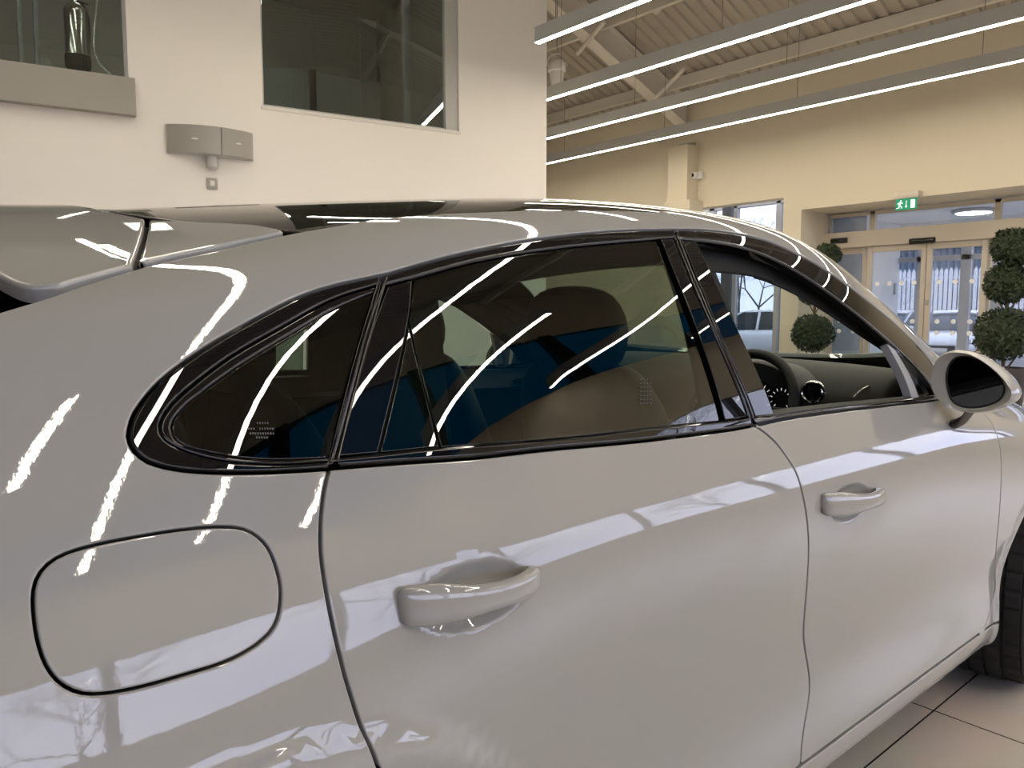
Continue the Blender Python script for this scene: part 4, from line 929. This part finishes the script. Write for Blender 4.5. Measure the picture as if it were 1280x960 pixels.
# call point, camera
yq, zq = ew(982.5, 332); cp_ = MB().box(-.05, 0, -.055, .055, -.055, .055, .008).build('fire_call_point', mat('call_point_red', (.45, .03, .02), .4), None, loc=(XE, yq, zq)); tag(cp_, 'small red fire call point on the pier left of the entrance', 'call point')
MB().box(-.055, -.048, -.03, .03, -.03, .03, .003).build('cover', M['plasticwhite'], cp_)
yq, zq = ew(876, 220); ce = empty('security_camera', (XE, yq, zq)); tag(ce, 'white security camera with round dark lens on the cream wall', 'camera')
MB().box(-.10, 0, -.08, .08, -.07, .07, .015).build('camera_body', M['plasticwhite'], ce)
MB().lathe([(.06, -.10), (.07, -.16), (.05, -.19)], (0, .05, -.0), 'x', 24).build('lens_ring', M['plasticwhite'], ce); MB().lathe([(.035, -.19), (.03, -.195), (.0, -.196)], (0, .05, 0), 'x', 20).build('lens', M['black'], ce)
yk = ew(871, 200)[0]; tag(MB().tube([(XE-.02, yk, zq+.05), (XE-.02, yk, ew(871, 178)[1]), (XE-.02, yk+.4, ew(871, 178)[1]+.02)], .018, 8).build('cable_conduit', M['steel']), 'thin conduit running up the wall from the security camera', 'conduit')

# facade behind the viewpoint: bright shop windows, bulkhead, blue clerestory -------
FP = [(13.0, -2.6), (3.0, -7.6), (-9.0, -6.8)]
wi = 4
for k in range(2):
    FZ1 = (2.8, 2.75)[k]
    a, b = np.array([*FP[k], 0]), np.array([*FP[k+1], 0]); L = np.linalg.norm(b-a); d = (b-a)/L; n = np.array([-d[1], d[0], 0])
    def fb(mb, s0, s1, z0, z1, o0, o1): c = a+d*(s0+s1)/2+n*(o0+o1)/2; return mb.obox((c[0], c[1], (z0+z1)/2), tuple(d), tuple(n), (0, 0, 1), (s1-s0)/2, abs(o1-o0)/2, (z1-z0)/2)
    w = MB(); fb(w, 0, L, 0, FZ0, -.1, .1); fb(w, 0, L, FZ1, FZ2, -.12, .12); fb(w, 0, L, FZ3, 9, -.1, .1)
    struct(w.build('wall_front' if k == 0 else 'wall_front_side', M['wallend'], smooth=0))
    fr_ = MB(); nb = int(round(L/FSTEP)); st = L/nb
    for i in range(nb+1): fb(fr_, i*st-.05, i*st+.05, FZ0, FZ1, -.06, .06)
    fo_ = struct(fr_.build('window_%d' % wi, M['darkpost'], smooth=0)); wi += 1
    g = MB(); fb(g, 0, L, FZ0, FZ1, -.005, .005); g.build('pane', M['pane'], fo_, smooth=0)
    fr_ = MB()
    for i in range(nb+1): fb(fr_, i*st-.09, i*st+.09, FZ2, FZ3, -.10, .12)
    fo_ = struct(fr_.build('window_%d' % wi, M['darkpost'], smooth=0)); wi += 1
    g = MB(); fb(g, 0, L, FZ2, FZ3, -.005, .005); g.build('blue_pane', M['bluepane'], fo_, smooth=0)
struct(MB().box(-9.2, -9, -8.6, 14.2, 0, 9).box(-9, 12, 14, 14.2, 0, 9).build('wall_back', M['wall'], smooth=0))

# roof: sloping ribbed deck, ridge and flat part
ZR, SLOPE, XR = 5.32, .385, 5.5
def zroof(x): return ZR+(XE-x)*SLOPE if x > XR else ZR+(XE-XR)*SLOPE
dk_ = MB(); rib = .21; vs = []; fs = []; yy = -9.0; prof_ = []
while yy < 14.3: prof_ += [(yy, 0), (yy+.11, 0), (yy+.13, .04), (yy+.19, .04)]; yy += rib
for x in (XE+.3, XR, -9.3): vs += [(x, y, zroof(x)+z) for y, z in prof_]
n_ = len(prof_)
for r in range(2): fs += [(r*n_+i, r*n_+i+1, (r+1)*n_+i+1, (r+1)*n_+i) for i in range(n_-1)]
dk_.add(vs, fs)
for (xa, ya), (xb_, yb3) in zip(FP[:-1], FP[1:]):           # the deck stops at the facade
    nn = Vector((yb3-ya, xa-xb_, 0)).normalized(); nn = nn if nn.y < 0 else -nn
    bmesh.ops.bisect_plane(dk_.bm, geom=dk_.bm.verts[:]+dk_.bm.edges[:]+dk_.bm.faces[:], plane_co=Vector((xa, ya, 0))+nn*.2, plane_no=nn, clear_outer=True)
struct(dk_.build('ceiling', M['deck'], smooth=0))
def yfac(x): return -7.6+(x-3)*.5 if x > 3 else -7.6+(3-x)*.067
def beam(name, a, b, w, h, lab, cat, grp=None): return tag(MB().bar(a, b, w, h, .006).build(name, M['steel'], smooth=0), lab, cat, grp)
YR = 7.4
for y, lab in ((YR, 'sloping steel rafter rising from the pier behind the hanging lights'), (-1.3, 'sloping steel rafter overhead to the right, outside the view')):
    rf = MB(); x0, x1 = XE-.0, XR
    rf.prism([(x0, y-.11, zroof(x0)-.02), (x0, y-.11, zroof(x0)-.50), (x1, y-.11, zroof(x1)-.50), (x1, y-.11, zroof(x1)-.02)], (0, .02, 0)) if False else None
    for zo_, hw_, th in ((-.49, .12, .02), (-.02, .12, .02)): rf.prism([(x0, y-hw_, zroof(x0)+zo_-th), (x0, y-hw_, zroof(x0)+zo_), (x1, y-hw_, zroof(x1)+zo_), (x1, y-hw_, zroof(x1)+zo_-th)], (0, 2*hw_, 0))
    rf.prism([(x0, y-.01, zroof(x0)-.50), (x0, y-.01, zroof(x0)-.03), (x1, y-.01, zroof(x1)-.03), (x1, y-.01, zroof(x1)-.50)], (0, .02, 0))
    tag(rf.build('roof_rafter', M['steel'], smooth=0), lab, 'rafter', 'roof rafters')
for i, x in enumerate((11.35, 9.6, 7.9, 6.2)):
    beam('roof_purlin', (x, yfac(x)+.1, zroof(x)-.10), (x, 13.9, zroof(x)-.10), .08, .2, 'steel purlin running under the ribbed roof deck, %s' % ('closest to the end wall', 'second from the end wall', 'third from the end wall', 'farthest up the slope')[i], 'purlin', 'roof purlins')
for i, (p, q) in enumerate((((755, 27), (722, 67)), ((855, 86), (816, 126)))):
    b_ = at_y(*q, YR-.1); a_ = at_plane(*p, (0, 0, ZR-.1), (SLOPE/math.hypot(1, SLOPE), 0, 1/math.hypot(1, SLOPE))) if False else at_y(*p, YR-1.0)
    tag(MB().tube([tuple(a_), tuple(b_)], .035, 10).build('fly_brace', M['steel']), 'diagonal tube brace on the rafter, %s one' % ('the upper' if i == 0 else 'the lower'), 'brace', 'rafter braces')

# hanging linear lights ---------------------------------------------------------
HZ = 4.34
def lin(x, y0, y1, lab, HZ=HZ):
    e = empty('linear_light', (x, (y0+y1)/2, HZ)); tag(e, lab, 'light', 'hanging linear lights'); h = (y1-y0)/2
    MB().box(-.036, .036, -h, h, .004, .17, .003).build('housing', M['housing'], e, smooth=0)
    MB().box(-.031, .031, -h+.004, h-.004, .0, .0045).build('diffuser', M['led'], e, smooth=0)
    n = max(2, int(2*h/2.4)+1)
    for k in range(n):
        yk_ = -h+.3+(2*h-.6)*k/(n-1)
        MB().tube([(0, yk_, .17), (0, yk_, zroof(x)-HZ-.01)], .004, 5).build('suspension_wire', M['wire'], e)
    return e
for a in LIGHTS: lin(*a)
# pendant speaker hung from the roof
q = at_x(696, 92, 8.2); R_ = np.hypot(q[0]-EYE[0], q[1]-EYE[1]); u_ = R_/957*1.05
pe = empty('pendant_speaker', tuple(q)); tag(pe, 'white cup-shaped pendant speaker hanging from a hook beside the wall corner', 'speaker')
MB().lathe([(7.5*u_, 4*u_), (10.2*u_, 5.5*u_), (10.5*u_, 7*u_), (10.2*u_, 14*u_), (8*u_, 17*u_), (4*u_, 18.5*u_), (0.5*u_, 19*u_)], (0, 0, -3*u_), 'z', 32).build('upper_cup', M['plasticwhite'], pe)
MB().lathe([(6.2*u_, -17*u_), (8.4*u_, 0), (8.6*u_, 2.5*u_), (7*u_, 3*u_)], (0, 0, 0), 'z', 32).build('lower_cup', M['plasticwhite'], pe)
MB().lathe([(5.8*u_, 0), (6.3*u_, -.3*u_), (6.2*u_, .5*u_)], (0, 0, -17*u_), 'z', 28).build('speaker_mesh', M['darkpost'], pe)
MB().tube([(11.5*u_*math.cos(t)*RT[0], 11.5*u_*math.cos(t)*RT[1], 10*u_+12*u_*math.sin(t)) for t in np.linspace(-.1, PI+.1, 20)], .8*u_, 8).build('handle', M['steel'], pe, smooth=60)
MB().tube([(0, 0, 22*u_), (1.5*u_*RT[0], 1.5*u_*RT[1], 25*u_), (0, 0, 29*u_), (0, 0, zroof(8.2)-q[2])], .5*u_, 6).build('hook', M['wire'], pe, smooth=60)
q = at_plane(820, 11, (XE, 0, ZR-.06), (SLOPE/math.hypot(1, SLOPE), 0, 1/math.hypot(1, SLOPE)))
tag(MB().lathe([(.09, .05), (.10, .0), (.06, -.05), (.03, -.08)], (0, 0, 0), 'z', 20).bar((-.12, -.16, .04), (.12, .16, .04), .03, .03, .004).build('smoke_detector', M['steel'], None, loc=tuple(q)), 'small ceiling detector under the ribbed deck above the second hanging light', 'detector')

# topiary trees -----------------------------------------------------------------
M['leaf'] = mat('leaf', (.012, .024, .006), .6, vary=(30, (.03, .05, .014))); M['stem'] = mat('stem_bark', (.16, .10, .06), .8); M['pot'] = mat('dark_pot', (.045, .04, .036), .5)
def topiary(X, balls, pot_h, pot_r, lab):
    c = at_x(*balls[0][:2], X); e = empty('topiary_tree', (c[0], c[1], 0)); tag(e, lab, 'topiary')
    MB().lathe([(pot_r*.72, 0), (pot_r*.75, .01), (pot_r, pot_h), (pot_r*.93, pot_h), (pot_r*.90, pot_h-.04), (0, pot_h-.04)], (0, 0, 0), 'z', 28).build('pot', M['pot'], e)
    top = 0; pts = [(0, 0, pot_h-.05)]
    for bx, by, br in balls:
        p = at_x(bx, by, X); r = br/957*np.linalg.norm(p-EYE)*1.0; cc = p-np.array([c[0], c[1], 0]); vs = []; fs = []
        for k in range(int(2600*min(1, (r/.3)**2)+500)):
            d = rng.normal(size=3); d /= np.linalg.norm(d); rad = r*(.72+.30*rng.random()**.6)*(1+.05*math.sin(5*d[0]+4*d[2])); o = cc+d*rad*np.array([1, 1, .9])
            t = np.cross(d, rng.normal(size=3)); t /= np.linalg.norm(t); s = np.cross(d, t); l = .042*(.7+.6*rng.random()); tip = d*.6+t*.8; i = len(vs)
            vs += [o-s*l*.35, o+tip*l*.6-s*l*.02, o+s*l*.35, o+tip*l*1.1]; fs += [(i, i+1, i+3), (i+1, i+2, i+3)] if False else [(i, i+2, i+3)]
        m = MB().add(vs, fs); m.lathe([(r*.05, -r*.72), (r*.5, -r*.55), (r*.78, 0), (r*.5, r*.55), (r*.05, r*.72)], tuple(cc), 'z', 16)
        m.build('foliage_ball', M['leaf'], e, smooth=0); pts.append((cc[0]+.01, cc[1], cc[2]-r*.8)); pts.append((cc[0], cc[1], cc[2])); top = cc[2]
    pts = sorted(pts, key=lambda p: p[2])
    MB().tube(catmull(pts, 4), .022, 8).build('stem', M['stem'], e, smooth=60)
    for bx, by, br in balls:
        p = at_x(bx, by, X)-np.array([c[0], c[1], 0]); r = br/957*np.linalg.norm(p+np.array([c[0], c[1], 0])-EYE)
        MB().tube([(p[0], p[1], p[2]-r*1.5), (p[0]+r*.2, p[1]-r*.35, p[2]-r*.8)], .012, 6).tube([(p[0], p[1], p[2]-r*1.45), (p[0]-r*.2, p[1]+r*.35, p[2]-r*.75)], .011, 6).build('branch', M['stem'], e)
topiary(11.4, [(1016, 416, 23), (1019, 362, 19), (1034, 319, 14)], .48, .24, 'tall three-ball topiary seen through the windscreen and over the pillar of the car')
topiary(10.6, [(1256, 417, 29), (1260, 354, 22), (1268, 309, 21)], .68, .27, 'three-ball topiary in a dark pot behind the door mirror of the car')
# ------------------------------------------------------------------ outside
struct(MB().box(12.9, 70, -60, 60, -.35, -.12).box(-40, 12.9, -60, -8.6, -.35, -.12).build('ground', mat('asphalt', (.20, .20, .205), .85, vary=(2, (.26, .26, .26)))))
M['carwhite'] = mat('outdoor_white_paint', (.80, .82, .84), .25, coat=1); M['carglass'] = mat('outdoor_car_glass', (.03, .045, .055), .05); M['cardark'] = mat('outdoor_car_trim', (.02, .02, .022), .5)
M['carsilver'] = mat('outdoor_silver_paint', (.42, .45, .47), .3, .3, coat=1)
def parked_car(loc, rz, paint, lab):
    e = empty('parked_car', loc, rz); tag(e, lab, 'car', 'cars parked outside')
    st = [(-2.25, .70, .35, .80), (-2.2, .80, .25, .95), (-1.6, .88, .22, 1.02), (-.6, .91, .2, 1.0), (.6, .91, .2, .98), (1.2, .90, .22, .96), (1.9, .84, .25, .88), (2.2, .74, .30, .75), (2.27, .60, .40, .62)]
    MB().loft([[(x, -w_*.9, z0), (x, -w_, z0+.18), (x, -w_, z1-.18), (x, -w_*.92, z1-.02), (x, -w_*.5, z1+.03), (x, w_*.5, z1+.03), (x, w_*.92, z1-.02), (x, w_, z1-.18), (x, w_, z0+.18), (x, w_*.9, z0)] for x, w_, z0, z1 in st]).build('body', paint, e, smooth=40, sub=1)
    gt = [(-2.0, .72, 1.0), (-1.5, .66, 1.42), (-.6, .64, 1.52), (.2, .62, 1.50), (1.05, .76, .97)]
    cabin = lambda f, zo: [[(x, -w_*f-.10, .92), (x, -w_*f, z1+zo), (x, -w_*.4, z1+.03+zo), (x, w_*.4, z1+.03+zo), (x, w_*f, z1+zo), (x, w_*f+.10, .92)] for x, w_, z1 in gt]
    MB().loft(cabin(1, 0)).build('glasshouse', M['carglass'], e, smooth=40)
    MB().loft([[(x, -w_*.96, z-.05), (x, -w_*.9, z+.035), (x, 0, z+.055), (x, w_*.9, z+.035), (x, w_*.96, z-.05)] for x, w_, z in ((-1.62, .66, 1.36), (-1.4, .67, 1.44), (-.6, .66, 1.53), (.1, .63, 1.51), (.3, .62, 1.45))]).build('roof', paint, e, smooth=40)
    for s in (-1, 1):
        pm = MB()
        for (xa, za), (xb_, zb2) in (((1.15, .96), (.2, 1.50)), ((-.25, .96), (-.32, 1.5)), ((-2.0, 1.0), (-1.5, 1.42))): pm.bar((xa, s*.83, za), (xb_, s*.66, zb2), .07, .05, .01)
        pm.build('pillar', paint, e)
        for x in (-1.35, 1.40):
            w_ = MB().lathe([(.20, -.10), (.31, -.105), (.335, -.08), (.335, .08), (.31, .105), (.20, .10)], (x, s*.82, .335), 'y', 28).build('tyre', M['tyre'], e)
            MB().lathe([(.21, s*.085), (.20, s*.105), (.06, s*.10), (0, s*.11)], (x, s*.82, .335), 'y', 20).build('wheel_cover', M['carsilver'], w_)
        MB().box(2.10, 2.235, s*.62-.17, s*.62+.17, .64, .77, .03).build('headlight', M['lamp'], e); MB().box(-2.25, -2.15, s*.66-.13, s*.66+.13, .72, .88, .02).build('tail_light', M['red'], e)
        MB().box(.72, .88, s*1.0-.10, s*1.0+.08, .95, 1.08, .03).build('door_mirror', paint, e)
    MB().box(2.19, 2.28, -.45, .45, .42, .60, .02).build('grille', M['cardark'], e); MB().box(2.27, 2.29, -.26, .26, .42, .52, .004).build('number_plate', M['plasticwhite'], e)
    return e
q = at_z(1195, 452, -.12)
parked_car((24.5, at_x(1195, 400, 24.5)[1], -.12), PI+.15, M['carwhite'], 'white car facing the entrance, seen through the sliding doors')
parked_car((26, at_x(1118, 400, 26)[1], -.12), PI-.1, M['carsilver'], 'silver car parked outside, seen through the left door leaf')
parked_car((21, at_x(938, 385, 21)[1], -.12), PI/2+.5, M['carwhite'], 'white car parked outside the glazing, nearest seen through the car window')
parked_car((27, at_x(962, 385, 27)[1], -.12), PI/2+.35, M['carsilver'], 'silver car parked behind the white one outside the glazing')
parked_car((20, at_x(1275, 440, 20)[1]-1.3, -.12), PI+.2, M['carwhite'], 'white car parked outside to the right, behind the right topiary')
# palisade fence and ribbed shed
X_ = 34.0; ya_, yb2 = at_x(1290, 340, X_)[1], at_x(1085, 340, X_)[1]
z0_, z1_2 = at_x(1190, 352, X_)[2], at_x(1190, 334, X_)[2]
fe = empty('palisade_fence', (X_, (ya_+yb2)/2, 0)); tag(fe, 'white pointed palisade fence beyond the parked cars', 'fence'); yc2 = (ya_+yb2)/2
n_ = 46
for k in range(n_):
    y_ = ya_-1+(yb2-ya_+2)*k/(n_-1)-yc2
    MB().prism([(0, y_-.07, -.12), (0, y_+.07, -.12), (0, y_+.07, z1_2-.14), (0, y_, z1_2), (0, y_-.07, z1_2-.14)], (.02, 0, 0)).build('pale', M['carwhite'], fe, smooth=0)
for z_ in (.5, z1_2-.45): MB().box(.02, .06, ya_-1-yc2, yb2+1-yc2, z_, z_+.08).build('rail', M['carwhite'], fe, smooth=0)
sh = MB(); n2 = 80; vs = []; Xs = 44.0; za2 = at_x(1200, 309, Xs)[2]
for k in range(n2*2+1): vs += [(Xs+(.25 if k % 2 else 0), -4+k*.17, -.12), (Xs+(.25 if k % 2 else 0), -4+k*.17, za2)]
fs = [(2*k, 2*k+2, 2*k+3, 2*k+1) for k in range(n2*2)]
sd = sh.add(vs, fs).box(Xs+.3, Xs+14, -4, -4+n2*.34, -.12, za2-.05).build('metal_shed', mat('blue_grey_cladding', (.24, .30, .37), .5, .2), None, smooth=0); tag(sd, 'blue grey ribbed metal shed beyond the fence', 'building')
MB().box(Xs-.1, Xs+14, -4.1, -3.9+n2*.34, za2, za2+.25).build('roof_edge', M['carwhite'], sd, smooth=0)
hg = MB(); vs = []; fs = []
for k in range(2500):
    o = np.array([X_+1.2+rng.random()*.8, ya_-1+(yb2-ya_+2)*rng.random(), rng.random()*z0_*1.05]); d = rng.normal(size=3)*.16; t = rng.normal(size=3)*.1; i = len(vs); vs += [o, o+d, o+t]; fs.append((i, i+1, i+2))
tag(hg.add(vs, fs).build('hedge', mat('dry_hedge', (.16, .13, .06), .8), smooth=0), 'dry hedge growing behind the palisade fence', 'hedge', None, 'stuff')
# bare winter trees
M['bark'] = mat('bark', (.10, .085, .075), .9)
def tree(loc, h, seed, lab):
    r_ = np.random.default_rng(seed); segs = []
    def grow(p, d, l, r, n):
        q = p+d*l; segs.append((p, q, r))
        if n == 0: return
        for _ in range(3):
            v = d+r_.normal(size=3)*.42; v[2] += .12; v /= np.linalg.norm(v); grow(q, v, l*(.64+.22*r_.random()), r*.58, n-1)
    grow(np.zeros(3), np.array([0, 0, 1.]), h*.25, h*.011, 6)
    m = MB()
    for p, q, r in segs: m.tube([p, q], [r, r*.75], 3 if r < .02 else 6, cap=False)
    return tag(m.build('bare_tree', M['bark'], None, smooth=60, loc=loc), lab, 'tree', 'bare winter trees')
p = at_x(950, 330, 33); tree((33, p[1], -.12), 7.0, 3, 'bare winter tree seen through the glazing left of the entrance, nearer the middle pane')
p = at_x(925, 330, 40); tree((40, p[1], -.12), 8.5, 4, 'bare winter tree farther back beyond the glazing left of the entrance')
tree((7.5, -14.5, -.12), 7.5, 6, 'bare winter tree outside the shop front, mirrored in the rear door shoulder')
tree((1.8, -16, -.12), 6.0, 8, 'bare winter tree outside the shop front, mirrored near the rear door edge')
tree((-5.0, -13.5, -.12), 6.0, 14, 'bare winter tree outside the shop front, mirrored in the haunch below the fuel flap')
tree((18, -13, -.12), 7.0, 9, 'bare winter tree outside the shop front at the entrance end')

# world: pale overcast sky
wd = bpy.data.worlds.new('sky'); SC.world = wd; wd.use_nodes = True; nt = wd.node_tree; bg = nt.nodes['Background']
tc = nt.nodes.new('ShaderNodeTexCoord'); n1 = nt.nodes.new('ShaderNodeTexNoise'); n1.inputs['Scale'].default_value = 2.2; n1.inputs['Detail'].default_value = 5
cr = nt.nodes.new('ShaderNodeValToRGB'); cr.color_ramp.elements[0].position = .38; cr.color_ramp.elements[0].color = (.66, .71, 1.0, 1); cr.color_ramp.elements[1].position = .62; cr.color_ramp.elements[1].color = (.88, .90, 1.06, 1)
nt.links.new(tc.outputs['Generated'], n1.inputs['Vector']); nt.links.new(n1.outputs['Fac'], cr.inputs[0]); nt.links.new(cr.outputs[0], bg.inputs[0]); bg.inputs[1].default_value = 2.2
vs_ = SC.view_settings; vs_.view_transform = 'Standard'; vs_.look = 'None'; vs_.gamma = 1; vs_.use_curve_mapping = False; vs_.exposure = 0.95
